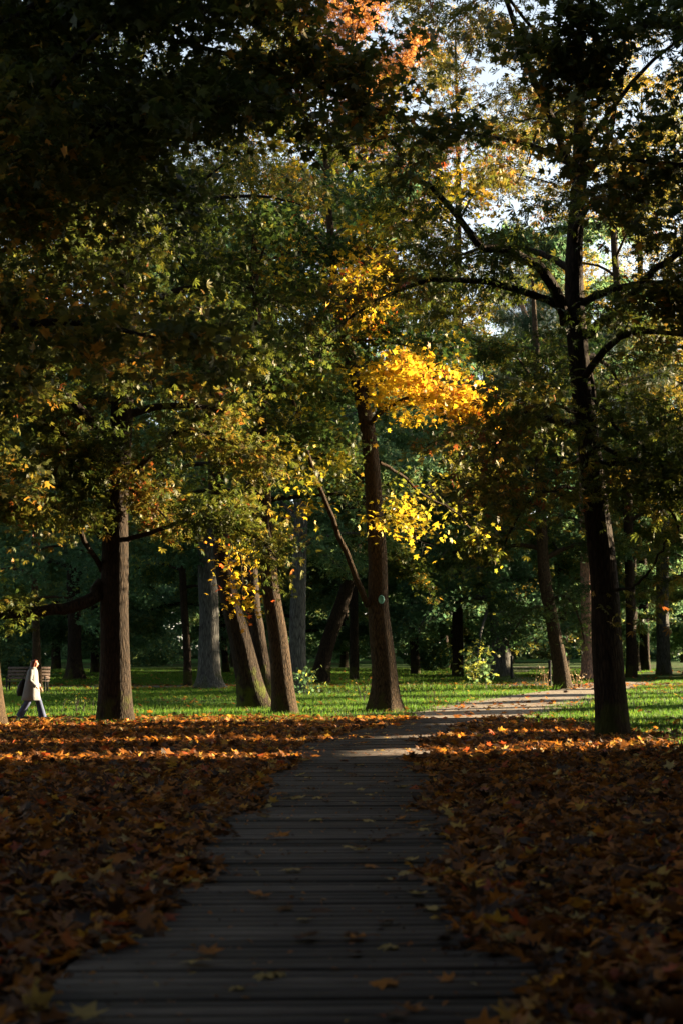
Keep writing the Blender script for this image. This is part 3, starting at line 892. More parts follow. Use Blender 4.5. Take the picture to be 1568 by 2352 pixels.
# ------------------------------------------------------------------ boardwalk and paths
m, nt, out = new_mat('weathered_planks')
tc = N(nt, 'ShaderNodeTexCoord')
a = N(nt, 'ShaderNodeAttribute', attribute_name='tint')
mp = N(nt, 'ShaderNodeMapping'); mp.inputs['Scale'].default_value = (1.5, 30, 8)
nt.links.new(tc.outputs['Object'], mp.inputs['Vector'])
n1 = N(nt, 'ShaderNodeTexNoise', Scale=1.5, Detail=6.0, Roughness=0.65)
nt.links.new(mp.outputs[0], n1.inputs['Vector'])
n2 = N(nt, 'ShaderNodeTexNoise', Scale=1.1, Detail=4.0)
nt.links.new(tc.outputs['Object'], n2.inputs['Vector'])
r1 = ramp(nt, [(0.25, (0.026, 0.021, 0.019)), (0.6, (0.098, 0.078, 0.066)), (0.85, (0.165, 0.128, 0.102))])
nt.links.new(n1.outputs['Fac'], r1.inputs[0])
v1 = N(nt, 'ShaderNodeMapRange'); v1.inputs[3].default_value = 0.25; v1.inputs[4].default_value = 1.5
nt.links.new(a.outputs['Fac'], v1.inputs[0])
v2 = N(nt, 'ShaderNodeMapRange'); v2.inputs[1].default_value = 0.3; v2.inputs[2].default_value = 0.7; v2.inputs[3].default_value = 0.65; v2.inputs[4].default_value = 1.2
nt.links.new(n2.outputs['Fac'], v2.inputs[0])
mu = N(nt, 'ShaderNodeMath', operation='MULTIPLY'); nt.links.new(v1.outputs[0], mu.inputs[0]); nt.links.new(v2.outputs[0], mu.inputs[1])
sv = N(nt, 'ShaderNodeVectorMath', operation='SCALE'); nt.links.new(r1.outputs[0], sv.inputs[0]); nt.links.new(mu.outputs[0], sv.inputs['Scale'])
p = N(nt, 'ShaderNodeBsdfPrincipled', Roughness=0.75); p.inputs['Specular IOR Level'].default_value = 0.25
nt.links.new(sv.outputs[0], p.inputs['Base Color'])
b = N(nt, 'ShaderNodeBump', Strength=0.5, Distance=0.008); nt.links.new(n1.outputs['Fac'], b.inputs['Height']); nt.links.new(b.outputs[0], p.inputs['Normal'])
nt.links.new(p.outputs[0], out.inputs[0])
M['plank'] = m
BZ = 0.085
mb = MB()
y = -6.0
rb = np.random.default_rng(5)
while y < 37.5:
    pw = 0.142
    cx = float(bw_x(y)); slope = float(bw_x(y + .1) - bw_x(y - .1)) / .2
    ang = -math.atan(slope)
    w = 2.36 + rb.normal(0, .012)
    tl = rb.normal(0, 0.012)
    ch = 0.006
    # grooved board: slightly rounded long edges
    prof = [(-pw / 2 + .004, -0.02), (-pw / 2 + .004, -ch), (-pw / 2 + .004 + ch, 0), (0, -.001), (pw / 2 - .004 - ch, 0), (pw / 2 - .004, -ch), (pw / 2 - .004, -0.02)]
    z0 = BZ + rb.normal(0, 0.004)
    ca, sa = math.cos(ang), math.sin(ang)
    VV = []
    for e in (-1, 1):
        for (q, zz) in prof:
            lx, ly = e * w / 2, q
            VV.append((cx + lx * ca + ly * sa, y - lx * sa + ly * ca, z0 + zz + tl * q + rb.normal(0, 0.0006)))
    m7 = len(prof)
    fc = [[i, i + 1, m7 + i + 1, m7 + i] for i in range(m7 - 1)] + [list(range(m7))[::-1], [m7 + i for i in range(m7)]]
    mb.add(VV, fc, float(np.clip(rb.normal(.5, .22) + .22 * math.sin(y * 7.3) * math.sin(y * 2.9 + 1), 0, 1)))
    y += pw * (1.0 + (0.11 if rb.random() < 0.14 else 0.04)) / math.sqrt(1 + slope ** 2) * 1.0
tag(mb.build('boardwalk', M['plank']), kind='structure')
# bearers below the planks
mb = MB()
for off in (-0.9, 0, 0.9):
    for y in np.arange(-6, 36, 2.0):
        a0 = float(bw_x(y)); a1 = float(bw_x(y + 2))
        mb.box(((a0 + a1) / 2 + off, y + 1, 0.03), (0.09, 2.0, 0.05), -math.atan((a1 - a0) / 2))
tag(mb.build('boardwalk_bearers', M['twig']), kind='structure')


def path_strip(name, mat, C, w, dz=0.012, n=60):
    C = smooth_path(np.asarray(C, float), n)
    T = np.gradient(C, axis=0); T /= np.linalg.norm(T, axis=1, keepdims=True)
    S = np.stack([-T[:, 1], T[:, 0]], 1)
    W = np.broadcast_to(np.asarray(w if np.isscalar(w) else np.interp(np.linspace(0, 1, n), np.linspace(0, 1, len(w)), w), float), (n,))
    V, cols = [], 7
    for i in range(n):
        for f in np.linspace(-1, 1, cols):
            q = C[i] + S[i] * W[i] * 0.5 * f * (1 + 0.05 * math.sin(i * 1.7) + .05 * math.sin(i * .6 + 1))
            V.append((q[0], q[1], float(gz(q[0], q[1])) + dz + 0.02 * (1 - f * f)))
    ii = (np.arange(n - 1)[:, None] * cols + np.arange(cols - 1)[None, :]).ravel()
    F = np.stack([ii, ii + 1, ii + cols + 1, ii + cols], 1)
    return tag(mesh_obj(name, V, F.ravel(), np.arange(len(F)) * 4, mat, smooth=True), kind='structure')


M['gravel'] = plain_mat('path_gravel', (0.20, 0.165, 0.13), 0.9, 0.45, 9, 0.5, dist=0.02)
M['asphalt'] = plain_mat('path_asphalt', (0.11, 0.098, 0.09), 0.85, 0.3, 14, 0.3)
ya = np.array([36.6, 40, 44, 48, 53, 58, 64, 70])
path_strip('path', M['gravel'], [(float(bw_x(q)) if q < 46 else float(bw_x(46)) + 0.36 * (q - 46), q) for q in ya], [2.5, 3.4, 4.2, 4.4, 4.0, 3.2, 2.8, 3.0])
path_strip('path', M['asphalt'], [(-26, 37.5), (-14, 38.6), (-8, 38.8), (-3, 38.4), (0.2, 37.6), (1.4, 36.6)], [1.6, 1.6, 1.5, 1.5, 1.6, 1.8], 0.008)
path_strip('path', M['asphalt'], [(-32, 62), (-16, 64), (-4, 66), (8, 66.5), (18, 67.5), (34, 66)], [2.2, 2.2, 2.0, 2.0, 2.6, 2.6], 0.008)
# brick paved path leading away at the right
m, nt, out = new_mat('brick_paving')
tc = N(nt, 'ShaderNodeTexCoord')
bk = N(nt, 'ShaderNodeTexBrick', Scale=4.0)
bk.inputs['Color1'].default_value = (0.16, 0.14, 0.13, 1); bk.inputs['Color2'].default_value = (0.22, 0.19, 0.17, 1); bk.inputs['Mortar'].default_value = (0.06, 0.055, 0.05, 1)
nt.links.new(tc.outputs['Object'], bk.inputs['Vector'])
p = N(nt, 'ShaderNodeBsdfPrincipled', Roughness=0.8); nt.links.new(bk.outputs[0], p.inputs['Base Color']); nt.links.new(p.outputs[0], out.inputs[0])
g0, g1 = ground(1235, 1570), ground(1225, 1532)
path_strip('paving', m, [(g0[0], g0[1] - 1), (g0[0] + .2, (g0[1] + g1[1]) / 2), (g1[0], g1[1])], [2.0, 2.4, 2.6], 0.016, 30)

# ------------------------------------------------------------------ fallen leaves
def litter_points(n, ylo, yhi, pw=1.0):
    y = ylo + (yhi - ylo) * R.uniform(0, 1, n) ** pw
    x = R.uniform(-1, 1, n) * (0.27 * y + 1.8)
    return x, y


litter = MB()
tmpls = [t_maple(0.10, 0.05, 1), t_maple(0.30, 0.12, 2), t_maple(-0.25, -0.08, 3), t_maple(0.18, -0.15, 4)]


def lay(x, y, size, zspread, tilt, tmpl, tlo=0.42, ts=0.33):
    n = len(x)
    z = gz(x, y) + 0.012 + np.abs(R.normal(0, zspread, n))
    d = np.abs(x - bw_x(y))
    on = (d < 1.27) & (y < 37.4)
    z = np.where(on, np.maximum(z, BZ + 0.006 + np.abs(R.normal(0, .012, n))), z)
    nrm = np.stack([R.normal(0, tilt, n), R.normal(0, tilt, n), np.ones(n)], 1)
    a = R.uniform(0, 2 * PI, n)
    fwd = np.stack([np.cos(a), np.sin(a), np.zeros(n)], 1)
    tn = np.clip(R.normal(tlo, ts, n), 0, 1)
    litter.leaves(np.stack([x, y, z], 1), fwd, nrm, size * R.uniform(.5, 1.25, n), tn, tmpl)


for (n, lo, hi) in ((26000, 3.0, 13), (32000, 11, 22), (34000, 20, 38)):
    x, y = litter_points(n, lo, hi, 0.7)
    d = np.abs(x - bw_x(y))
    edge = 0.92 + 0.14 * np.sin(y * 1.1) + 0.1 * np.sin(y * 2.7 + 1) - 0.10 * (x > bw_x(y)) - 0.25 * np.clip((y - 30) / 8, 0, 1)
    ok = (d > edge + np.abs(R.normal(0, .2, n))) & (R.uniform(0, 1, n) < litter_mask(x, y) + 0.02)
    x, y = x[ok], y[ok]
    for t in range(4):
        lay(x[t::4], y[t::4], 0.128, 0.034, 0.55, tmpls[t])
    q = R.uniform(0, 1, len(x)) < .10
    lay(x[q], y[q], 0.17, 0.045, 0.5, TM['chestnut'], .3, .25)
    q = R.uniform(0, 1, len(x)) < .35
    lay(x[q] + R.normal(0, .1, q.sum()), y[q] + R.normal(0, .1, q.sum()), 0.09, 0.04, 0.5, TM['chestnut' if lo < 5 else 'simple'], .3, .3)
# sparse on the lawn and the far paths
x, y = litter_points(9000, 36, 90, 0.8)
ok = (R.uniform(0, 1, len(x)) < 0.25 + 0.75 * (np.abs(x - bw_x(y)) < 3.0) * (y < 50)) 
lay(x[ok], y[ok], 0.17, 0.03, 0.4, tmpls[0], 0.5, 0.28)
x = R.uniform(-18, 18, 3500); y = 65 + R.normal(0, 2.2, 3500)
lay(x, y, 0.17, 0.02, 0.4, tmpls[1], 0.45, 0.25)
x = R.uniform(-14, 2, 2600); y = 38.3 + R.normal(0, 1.0, 2600)
lay(x, y, 0.17, 0.02, 0.4, tmpls[1], 0.42, 0.25)
# crumbled bits trodden onto the planks, thicker towards the edges
y = R.uniform(4, 36, 2600)
sx = R.uniform(-1, 1, 2600)
x = bw_x(y) + 1.12 * np.sign(sx) * np.abs(sx) ** 0.6
lay(x, y, 0.045, 0.004, 0.25, TM['simple'], .35, .3)
tag(litter.build('fallen_leaves', M['litter']), 'carpet of brown and orange fallen maple leaves on both sides of the boardwalk', 'fallen leaves', kind='stuff')

# single leaves lying on the planks
KL = {'yellow': ('pale yellow maple leaf lying alone on the boardwalk planks', 'yellow leaves on the boardwalk', 0.93),
      'orange': ('orange brown maple leaf lying alone on the boardwalk planks', 'orange leaves on the boardwalk', 0.72),
      'brown': ('dark brown curled maple leaf lying alone on the boardwalk planks', 'brown leaves on the boardwalk', 0.22)}
srcs = {}
rl = np.random.default_rng(19)
for i in range(150):
    kk = ('yellow', 'yellow', 'orange', 'brown', 'brown')[rl.integers(5)]
    y = 5.2 + 29 * rl.uniform(0, 1) ** 1.1
    x = float(bw_x(y)) + rl.uniform(-0.95, 0.95)
    loc = (x, y, BZ + 0.010)
    v = int(rl.integers(3))
    if (kk, v) not in srcs:
        mb = MB()
        mb.leaves(np.array([[0, 0, 0.012]]), np.array([[0, 1., 0]]), np.array([[.05, .03, 1.]]), 0.14, np.array([KL[kk][2]]), tmpls[v])
        mb.tube([(0, 0.0, .012), (.01, -.05, .02), (.0, -.09, .012)], 0.0022, 4)
        o = mb.build('fallen_leaf', M['litter'])
        tag(o, KL[kk][0], 'leaf', KL[kk][1])
        srcs[(kk, v)] = o
    else:
        o = srcs[(kk, v)].copy()
        COL.objects.link(o)
    o.location = loc
    o.rotation_euler = (rl.normal(0, .12), rl.normal(0, .12), rl.uniform(0, 6.28))
    s = rl.uniform(0.65, 1.2)
    o.scale = (s, s, s)

# ------------------------------------------------------------------ grass
mb = MB()
n = 320000
y = 26 + (100 - 26) * R.uniform(0, 1, n) ** 0.9
x = R.uniform(-1, 1, n) * (0.26 * y + 1.5)
keep = (R.uniform(0, 1, n) > litter_mask(x, y) * 1.1) & ~((np.abs(x - bw_x(y)) < 1.5) & (y < 46))
keep &= ~((y > 46) & (np.abs(x - (float(bw_x(46)) + 0.36 * (y - 46))) < 1.5))
keep &= ~(np.abs(y - (65.3 + 0.09 * x)) < 1.1)
keep &= ~((np.abs(y - 38.5) < 0.75) & (x < 1.2))
keep &= np.sin(x * .5 + 1) * np.sin(y * .35) + R.normal(0, .35, n) < 0.75
x, y = x[keep], y[keep]
n = len(x)
tall = 1 + 1.6 * ((np.abs(y - 60.5 - .1 * x) < 1.3) & (x > 0) & (x < 10)) * R.uniform(0, 1, n)
hgt = R.uniform(0.07, 0.16, n) * tall
w = R.uniform(0.012, 0.026, n) * (1 + .3 * (tall > 1))
a = R.uniform(0, PI, n)
ln = R.normal(0, .3, (n, 2)) * hgt[:, None]
zb = gz(x, y) - 0.01
B = np.stack([x, y, zb], 1)
S = np.stack([np.cos(a) * w / 2, np.sin(a) * w / 2, np.zeros(n)], 1)
Tp = B + np.stack([ln[:, 0], ln[:, 1], hgt], 1)
V = np.stack([B - S, B + S, Tp], 1).reshape(-1, 3)
mb.add(V, np.arange(n * 3).reshape(-1, 3), np.repeat(np.clip(R.normal(.45, .25, n), 0, 1), 3))
tag(mb.build('grass', M['grass']), 'short green lawn grass beyond the leaf litter, streaked with low sun', 'grass', kind='stuff')

# ------------------------------------------------------------------ small plants
def plant(name, label, px, py, n_st, h, leafm, kind, size, nl, seed, spread=0.25, cat='plant', lean=0.3):
    rng = np.random.default_rng(seed)
    b = ground(px, py)
    root = empty(name, b, label, cat)
    ms, ml = MB(), MB()
    an = []
    for i in range(n_st):
        s = wander((rng.normal(0, spread * .4), rng.normal(0, spread * .4), -.03), rng.uniform(0, 6.28), 1.57 - abs(rng.normal(0, lean)), h * rng.uniform(.6, 1.1), 6, rng, .3, .15)
        ms.tube(s, np.linspace(.012, .005, 7), 5)
        for j in range(2, 7):
            d = rng.normal(0, 1, 3); d /= np.linalg.norm(d)
            an.append((s[j], d))
    ms.build('stem', M['twig'] if leafm != 'reed' else M['reed'], root)
    if nl:
        leaf_cloud(ml, an, nl, kind, size, rng, spread * .35, .5, .2, (.5, .25), 1.0)
        ml.build('foliage', M[leafm], root)
    return root


plant('ivy_shrub', 'ivy like green shrub at the foot of the pale grey straight trunk', 694, 1600, 9, 1.0, 'maple_dark', 'maple', .16, 260, 81, .7, 'shrub')
plant('sapling', 'thin reddish sapling just left of the foot of the central maple', 838, 1612, 5, 1.3, 'maple_green', 'simple', .10, 26, 83, .3)
plant('dry_stalks', 'pale dry upright stalks left of the black post', 1245, 1580, 9, 0.95, 'reed', 'simple', .12, 22, 85, .45, lean=.15)
plant('dry_stalks', 'pale dry stalks with green weeds at the right foot of the leaning verge tree', 1325, 1580, 8, 0.9, 'reed', 'simple', .14, 40, 87, .6, lean=.25)
plant('weed', 'yellowing weed growing on the lawn left of the left chestnut trunk', 190, 1637, 9, 0.55, 'maple_green', 'simple', .09, 90, 89, .7)
plant('weed', 'low weed growing on the verge right of the central maple', 985, 1614, 6, 0.4, 'maple_green', 'simple', .09, 40, 91, .4)
plant('weed', 'leafy weed at the left foot of the ivy like shrub', 668, 1608, 6, 0.5, 'maple_dark', 'simple', .10, 50, 93, .4)
shrub('shrub', 'dark green shrub under the hanging maple, left of the slim dark trunk', 1.6, 2.2, 700, 'maple_dark', .4, 95, None, ground(985, 1541))
shrub('shrub', 'dark green shrub on the far lawn behind the black posts', 1.8, 2.4, 700, 'far_green', .42, 97, None, ground(1420, 1536))
shrub('shrub', 'dark shrub behind the bench at the left', 1.6, 1.9, 650, 'maple_dark', .4, 99, None, ground(30, 1558))
shrub('shrub', 'broad dark shrub on the far lawn between the thin trunk and the left chestnut', 2.2, 2.0, 800, 'far_green', .42, 101, None, ground(345, 1530))

# pale green scar on the central maple
p = at(874, 1378, centre_maple.location[1])
cb = np.array(centre_maple.location)
mb = MB()
rr = 0.5 * 47 * cb[1] / FPX
q = np.array([p[0], p[1], p[2]]) - cb
qx = q[0] - (at(868, 1378, cb[1]) - cb)[0]
yy = -math.sqrt(max(rr ** 2 - qx ** 2, .01)) * 1.06
aa = np.linspace(0, 2 * PI, 20, endpoint=False)
ring = lambda s, dy: [(q[0] + .075 * s * math.cos(t) + dy * .25, q[1] + yy + dy, q[2] + .115 * s * math.sin(t)) for t in aa]
VV = ring(1.2, 0.06) + ring(1.12, -.025) + ring(.98, -.028) + ring(.9, -.018) + [(q[0], q[1] + yy - .016, q[2])]
ff = []
for k2 in range(3):
    for t in range(20):
        ff.append([k2 * 20 + t, k2 * 20 + (t + 1) % 20, (k2 + 1) * 20 + (t + 1) % 20, (k2 + 1) * 20 + t])
ff += [[60 + t, 60 + (t + 1) % 20, 80] for t in range(20)]
mb.add(VV, ff)
M['scar'] = plain_mat('painted_scar', (0.10, 0.27, 0.22), .7, .25, 12, .3)
o = mb.build('pruning_scar', M['scar'], centre_maple)
o['label'] = 'pale green painted round pruning scar'

# ------------------------------------------------------------------ posts and bench
M['post'] = plain_mat('black_paint', (0.02, 0.022, 0.025), .8, .3, 20, .1, spec=.1)
for (px, py, hh, lab) in ((1262, 1579, 1.15, 'black metal post beside the leaning verge tree at the right'),
                          (1174, 1561, 1.15, 'black metal post at the left edge of the brick paving')):
    b = ground(px, py)
    root = empty('bollard', b, lab, 'post')
    mb = MB(); mb.tube([(0, 0, -.1), (0, 0, hh * .5), (0, 0, hh)], .065, 14); mb.build('shaft', M['post'], root, smooth=True)
    mb = MB(); mb.tube([(0, 0, hh), (0, 0, hh + .03), (0, 0, hh + .05), (0, 0, hh + .075)], [.085, .085, .07, .02], 14); mb.build('cap', M['post'], root, smooth=True)
    mb = MB(); mb.tube([(0, 0, -.05), (0, 0, .03), (0, 0, .05)], [.1, .1, .07], 14); mb.build('foot', M['post'], root, smooth=True)

M['slat'] = plain_mat('bench_wood', (0.10, 0.07, 0.055), .7, .35, 10, .2)
b = ground(62, 1589)
root = empty('park_bench', b, 'dark wooden park bench with slatted back behind the walking person', 'bench')
mb = MB()
for i in range(4):
    mb.box((0, .30 + .03 * i, .56 + .135 * i), (1.75, .03, .105), tilt=-.22)
mb.build('backrest', M['slat'], root)
mb = MB()
for i in range(4):
    mb.box((0, -.16 + .12 * i, .44), (1.75, .1, .035))
mb.build('seat', M['slat'], root)
for sx in (-1, 1):
    mb = MB()
    mb.tube([(sx * .78, -.18, -.08), (sx * .78, -.18, .25), (sx * .78, -.18, .60)], .035, 8)
    mb.build('leg', M['post'], root, smooth=True)
    mb = MB()
    mb.tube([(sx * .78, .30, -.08), (sx * .78, .31, .45), (sx * .78, .44, 1.02)], .035, 8)
    mb.build('leg', M['post'], root, smooth=True)
    mb = MB()
    mb.box((sx * .78, .06, .62), (.06, .52, .04))
    mb.build('armrest', M['slat'], root)

# ------------------------------------------------------------------ the walking person
M['skin'] = plain_mat('skin', (0.50, 0.27, 0.19), .5, .08, 10, 0)
M['hair'] = plain_mat('auburn_hair', (0.13, 0.028, 0.010), .45, .4, 40, .3)
M['coat'] = plain_mat('pale_coat', (0.18, 0.185, 0.195), .9, .06, 25, .15)
M['jeans'] = plain_mat('blue_trousers', (0.045, 0.06, 0.12), .85, .2, 20, .15)
M['shoe'] = plain_mat('dark_shoe', (0.03, 0.025, 0.025), .6, .2, 20, .1)
M['bag'] = plain_mat('black_bag', (0.012, 0.012, 0.014), .7, .2, 20, .1)
M['eye'] = plain_mat('eye_dark', (0.02, 0.015, 0.012), .2, .1, 20, 0)
pb = ground(73, 1655)
pb[1] = min(pb[1], 38.6)
pb[0] = at(73, 1655, pb[1])[0]
pb[2] = float(gz(pb[0], pb[1])) + 0.025
pb_s = .96
person = empty('person', pb, 'walking person with auburn hair in a long pale coat and blue trousers', 'person')


person.scale = (pb_s, pb_s, pb_s)


def skin_mesh(name, verts, edges, mat, parent, levels=2):
    me = bpy.data.meshes.new(name)
    me.from_pydata([v[:3] for v in verts], edges, [])
    o = bpy.data.objects.new(name, me)
    COL.objects.link(o)
    o.parent = parent
    md = o.modifiers.new('Skin', 'SKIN')
    md.use_smooth_shade = True
    for i, v in enumerate(verts):
        rx = v[3]; ry = v[4] if len(v) > 4 else v[3]
        me.skin_vertices[0].data[i].radius = (rx, ry)
    me.skin_vertices[0].data[0].use_root = True
    o.modifiers.new('Sub', 'SUBSURF').levels = levels
    o.modifiers['Sub'].render_levels = levels
    me.materials.append(mat)
    return o


def chain(verts, edges, start, pts):
    i = start
    for p in pts:
        verts.append(p)
        edges.append((i, len(verts) - 1))
        i = len(verts) - 1
    return i


bv, be = [(0, 0, .90, .12)], []
ch = chain(bv, be, 0, [(-.01, 0, 1.05, .11), (-.01, 0, 1.2, .12), (0, 0, 1.33, .11)])
nk = chain(bv, be, ch, [(.03, 0, 1.41, .05)])
hd = chain(bv, be, nk, [(.06, 0, 1.48, .07), (.075, 0, 1.55, .082), (.07, 0, 1.61, .06)])
chain(bv, be, hd - 1, [(.150, 0, 1.535, .022), (.172, 0, 1.522, .010)])     # nose
for s in (-1, 1):
    sh = chain(bv, be, ch, [(-.01, s * .10, 1.35, .06), (-.01, s * .165, 1.34, .055)])
    if s < 0: arm = [(.0, s * .22, 1.19, .042), (-.01, s * .25, 1.07, .036), (.08, s * .25, .985, .03), (.155, s * .235, .91, .022)]
    else: arm = [(.05, s * .22, 1.2, .042), (.04, s * .25, 1.07, .036), (.11, s * .25, .985, .03), (.16, s * .235, .91, .022)]
    wr = chain(bv, be, sh, arm)
    w = bv[wr]
    palm = chain(bv, be, wr, [(w[0] + .035, w[1], w[2] - .045, .026, .014)])
    pl = bv[palm]
    for f, (dy, ln) in enumerate(((-.024, .062), (-.008, .072), (.008, .068), (.024, .052))):
        chain(bv, be, palm, [(pl[0] + .028, pl[1] + dy, pl[2] - .03, .0085), (pl[0] + .028 + ln * .35, pl[1] + dy, pl[2] - .03 - ln * .5, .008), (pl[0] + .02 + ln * .35, pl[1] + dy * .9, pl[2] - .03 - ln * .85, .006)])
    chain(bv, be, palm, [(pl[0] + .03, pl[1] + s * -.03, pl[2] + .012, .009), (pl[0] + .055, pl[1] + s * -.035, pl[2] - .004, .0075)])
for s, leg in ((1, [(.01, .09, .86, .085), (.17, .09, .48, .055), (.27, .09, .11, .038), (.40, .09, .045, .026)]),
               (-1, [(-.01, -.09, .86, .085), (-.10, -.09, .47, .055), (-.30, -.09, .13, .038), (-.20, -.09, .035, .026)])):
    chain(bv, be, 0, leg)
body = skin_mesh('body', bv, be, M['skin'], person)
for s in (-1, 1):
    bpy_mb = MB()
    bpy_mb.tube([(.128, s * .030, 1.552), (.140, s * .030, 1.553), (.146, s * .030, 1.553)], [.011, .010, .003], 8)
    bpy_mb.build('eye', M['eye'], person, smooth=True)
    bpy_mb = MB()
    bpy_mb.tube([(.065, s * .078, 1.525), (.058, s * .088, 1.545), (.062, s * .086, 1.565)], [.008, .014, .008], 8)
    bpy_mb.build('ear', M['skin'], person, smooth=True)
mb = MB(); mb.tube([(.140, -.022, 1.487), (.149, 0, 1.489), (.140, .022, 1.487)], [.004, .007, .004], 6)
mb.build('mouth', plain_mat('lips', (0.4, 0.12, 0.1), .5, .1, 10, 0), person, smooth=True)


def loft(mb, secs, sides=28, fold=0.0, ph=0.0):
    """secs: (z, cx, cy, rx, ry)"""
    a = np.linspace(0, 2 * PI, sides, endpoint=False)
    V = []
    for i, (z, cx, cy, rx, ry) in enumerate(secs):
        k = 1 + fold * (i / len(secs)) * (np.sin(5 * a + ph) + .6 * np.sin(9 * a + 2 * ph + i * .3))
        V.append(np.stack([cx + rx * k * np.cos(a), cy + ry * k * np.sin(a), np.full(sides, z)], 1))
    V = np.vstack(V)
    n = len(secs)
    i = np.arange(n - 1)[:, None] * sides; j = np.arange(sides)[None, :]; j2 = (j + 1) % sides
    mb.add(V, np.stack([i + j, i + j2, i + sides + j2, i + sides + j], -1).reshape(-1, 4))


mb = MB()
loft(mb, [(1.425, .025, 0, .060, .064), (1.405, .02, 0, .095, .115), (1.375, .005, 0, .12, .185), (1.32, 0, 0, .142, .215), (1.22, -.005, 0, .158, .215), (1.08, -.012, 0, .175, .212),
          (.95, -.02, 0, .20, .22), (.80, -.025, 0, .225, .235), (.66, -.032, 0, .245, .25), (.54, -.038, 0, .262, .262), (.535, -.038, 0, .25, .25), (.70, -.03, 0, .225, .23)], 36, .035, 1.0)
coat = mb.build('coat', M['coat'], person, smooth=True)
mb = MB()
loft(mb, [(1.385, .01, 0, .085, .10), (1.43, .012, 0, .078, .085), (1.465, .005, 0, .085, .085), (1.46, .0, 0, .092, .095), (1.395, .0, 0, .105, .12)], 24)
mb.build('collar', M['coat'], coat, smooth=True)
for s in (-1, 1):
    mb = MB()
    dx = 0
    P = smooth_path([(-.01, s * .155, 1.355), (-.01 + dx * .5, s * .215, 1.25), (-.02 + dx, s * .255, 1.08), (.07 + dx, s * .255, .985), (.15 + dx, s * .235, .915)], 16)
    rr2 = np.interp(np.linspace(0, 1, 16), [0, .2, .55, .8, 1], [.07, .078, .07, .064, .058]) * (1 + .05 * np.sin(np.arange(16) * 2.4))
    mb.tube(P, rr2, 14, 0, .05, 2.0)
    mb.build('sleeve', M['coat'], coat, smooth=True)
mb = MB()
for y0, P, r in ((.09, [(.0, .09, .90), (.09, .09, .68), (.17, .09, .48), (.24, .09, .25), (.29, .09, .055)], [.12, .105, .09, .095, .11]),
                 (-.09, [(.0, -.09, .90), (-.05, -.09, .68), (-.10, -.09, .48), (-.21, -.09, .28), (-.31, -.09, .085)], [.12, .105, .09, .095, .105])):
    q = smooth_path(np.column_stack([P, r]), 18)
    mb.tube(q[:, :3], q[:, 3], 16, 0, .04, y0 * 20)
mb.build('trousers', M['jeans'], person, smooth=True)
for fx, fz, y0 in ((.31, .0, .09), (-.28, .03, -.09)):
    mb = MB()
    loft(mb, [(fz + .004, fx + .06, y0, .15, .048), (fz + .02, fx + .06, y0, .155, .052), (fz + .05, fx + .05, y0, .14, .046), (fz + .075, fx + .01, y0, .08, .04), (fz + .10, fx - .02, y0, .05, .035)], 18)
    mb.build('shoe', M['shoe'], person, smooth=True)
mb = MB()
a = np.linspace(0, 2 * PI, 28, endpoint=False)
V = []
hs = [(1.655, .05, .015, .015), (1.645, .055, .06, .05), (1.615, .05, .095, .085), (1.575, .04, .103, .098), (1.53, .028, .100, .103), (1.48, .012, .088, .103), (1.435, .0, .070, .095), (1.42, -.002, .05, .08)]
for (z, cx, rx, ry) in hs:
    x = cx + rx * np.cos(a)
    if z < 1.59: x = np.minimum(x, .088 + .01 * np.sin(a * 3))
    V.append(np.stack([x * 1.0, ry * np.sin(a) * (1 + .03 * np.sin(9 * a)), np.full(28, z)], 1))
V = np.vstack(V)
i = np.arange(len(hs) - 1)[:, None] * 28; j = np.arange(28)[None, :]; j2 = (j + 1) % 28
mb.add(V, np.stack([i + j2, i + j, i + 28 + j, i + 28 + j2], -1).reshape(-1, 4))
mb.build('hair', M['hair'], person, smooth=True)
# bag carried behind
bag = empty('bag', (pb[0] - .29, pb[1] + .05, pb[2] + .86), 'black soft bag hanging behind the walking person', 'bag')
mb = MB()
loft(mb, [(-.24, -.03, 0, .02, .03), (-.23, -.03, 0, .09, .13), (-.12, -.025, 0, .11, .16), (.05, 0, 0, .095, .15), (.18, .03, 0, .06, .12), (.22, .035, 0, .02, .05)], 22, .03)
mb.build('pouch', M['bag'], bag, smooth=True)
mb = MB()
mb.tube(smooth_path([(.03, -.05, .2), (.09, -.10, .34), (.17, -.12, .48), (.24, -.1, .54)], 12), .012, 6)
mb.build('strap', M['bag'], bag, smooth=True)

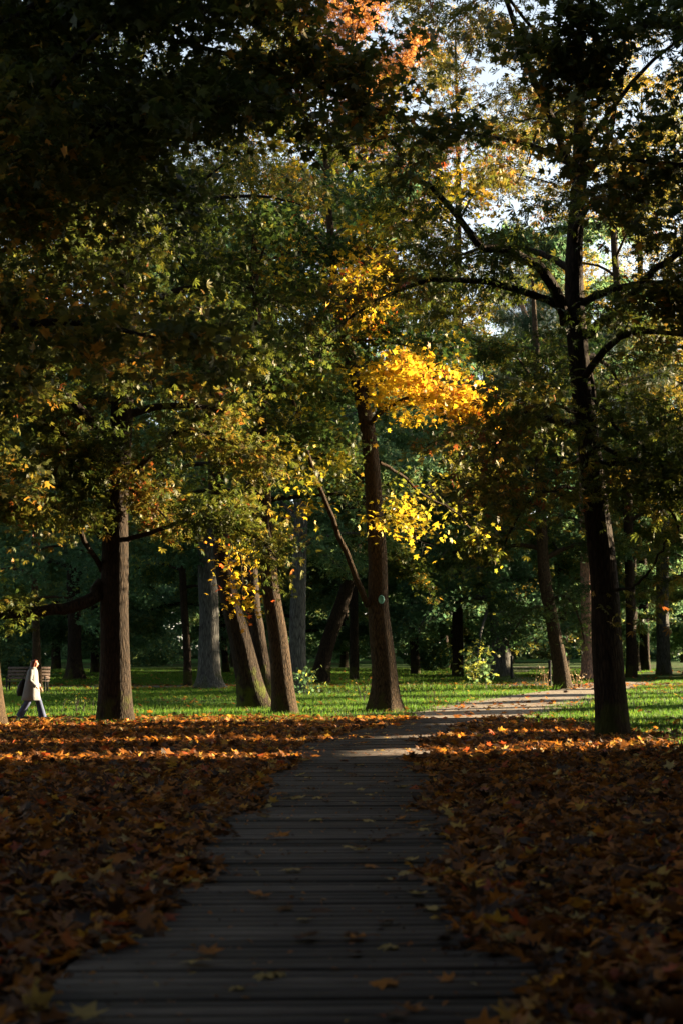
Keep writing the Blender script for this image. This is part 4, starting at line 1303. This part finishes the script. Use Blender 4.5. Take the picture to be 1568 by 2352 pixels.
# ------------------------------------------------------------------ light, sky, camera
w = bpy.data.worlds.new('World')
scene.world = w
w.use_nodes = True
nt = w.node_tree
nt.nodes.clear()
sky = nt.nodes.new('ShaderNodeTexSky')
sky.sky_type = 'NISHITA'
sky.sun_disc = False
sky.sun_elevation = SUN_EL
sky.sun_rotation = PI / 2 - SUN_AZ
sky.air_density = 1.0
sky.dust_density = 1.0
bg = nt.nodes.new('ShaderNodeBackground')
bg.inputs[1].default_value = 0.05
wo = nt.nodes.new('ShaderNodeOutputWorld')
hs = nt.nodes.new('ShaderNodeHueSaturation')
hs.inputs['Saturation'].default_value = 0.55
nt.links.new(sky.outputs[0], hs.inputs['Color'])
nt.links.new(hs.outputs[0], bg.inputs[0])
nt.links.new(bg.outputs[0], wo.inputs[0])

sl = bpy.data.lights.new('sun', 'SUN')
sl.energy = 5.0
sl.angle = rad(0.5)
sl.color = (1.0, 0.77, 0.48)
so = bpy.data.objects.new('sun', sl)
COL.objects.link(so)
d = Vector((math.cos(SUN_AZ) * math.cos(SUN_EL), math.sin(SUN_AZ) * math.cos(SUN_EL), math.sin(SUN_EL)))
so.rotation_euler = d.to_track_quat('Z', 'Y').to_euler()
so.location = d * 60

cam = bpy.data.cameras.new('camera')
cam.sensor_fit = 'VERTICAL'
cam.sensor_height = 36
cam.sensor_width = 24
cam.lens = 50
cam.clip_end = 3000
cam.dof.use_dof = True
cam.dof.focus_distance = 42
cam.dof.aperture_fstop = 2.2
co = bpy.data.objects.new('camera', cam)
COL.objects.link(co)
co.location = (0, 0, CAM_H)
co.rotation_euler = (PI / 2 + PITCH, 0, 0)
scene.camera = co

scene.render.engine = 'CYCLES'
cy = scene.cycles
cy.max_bounces = 8
cy.diffuse_bounces = 4
cy.glossy_bounces = 2
cy.transmission_bounces = 4
cy.transparent_max_bounces = 4
cy.sample_clamp_indirect = 4.0
cy.caustics_reflective = False
cy.caustics_refractive = False
cy.use_denoising = True
scene.view_settings.view_transform = 'Standard'
scene.view_settings.look = 'None'
scene.view_settings.gamma = 1.0
scene.view_settings.exposure = 3.1
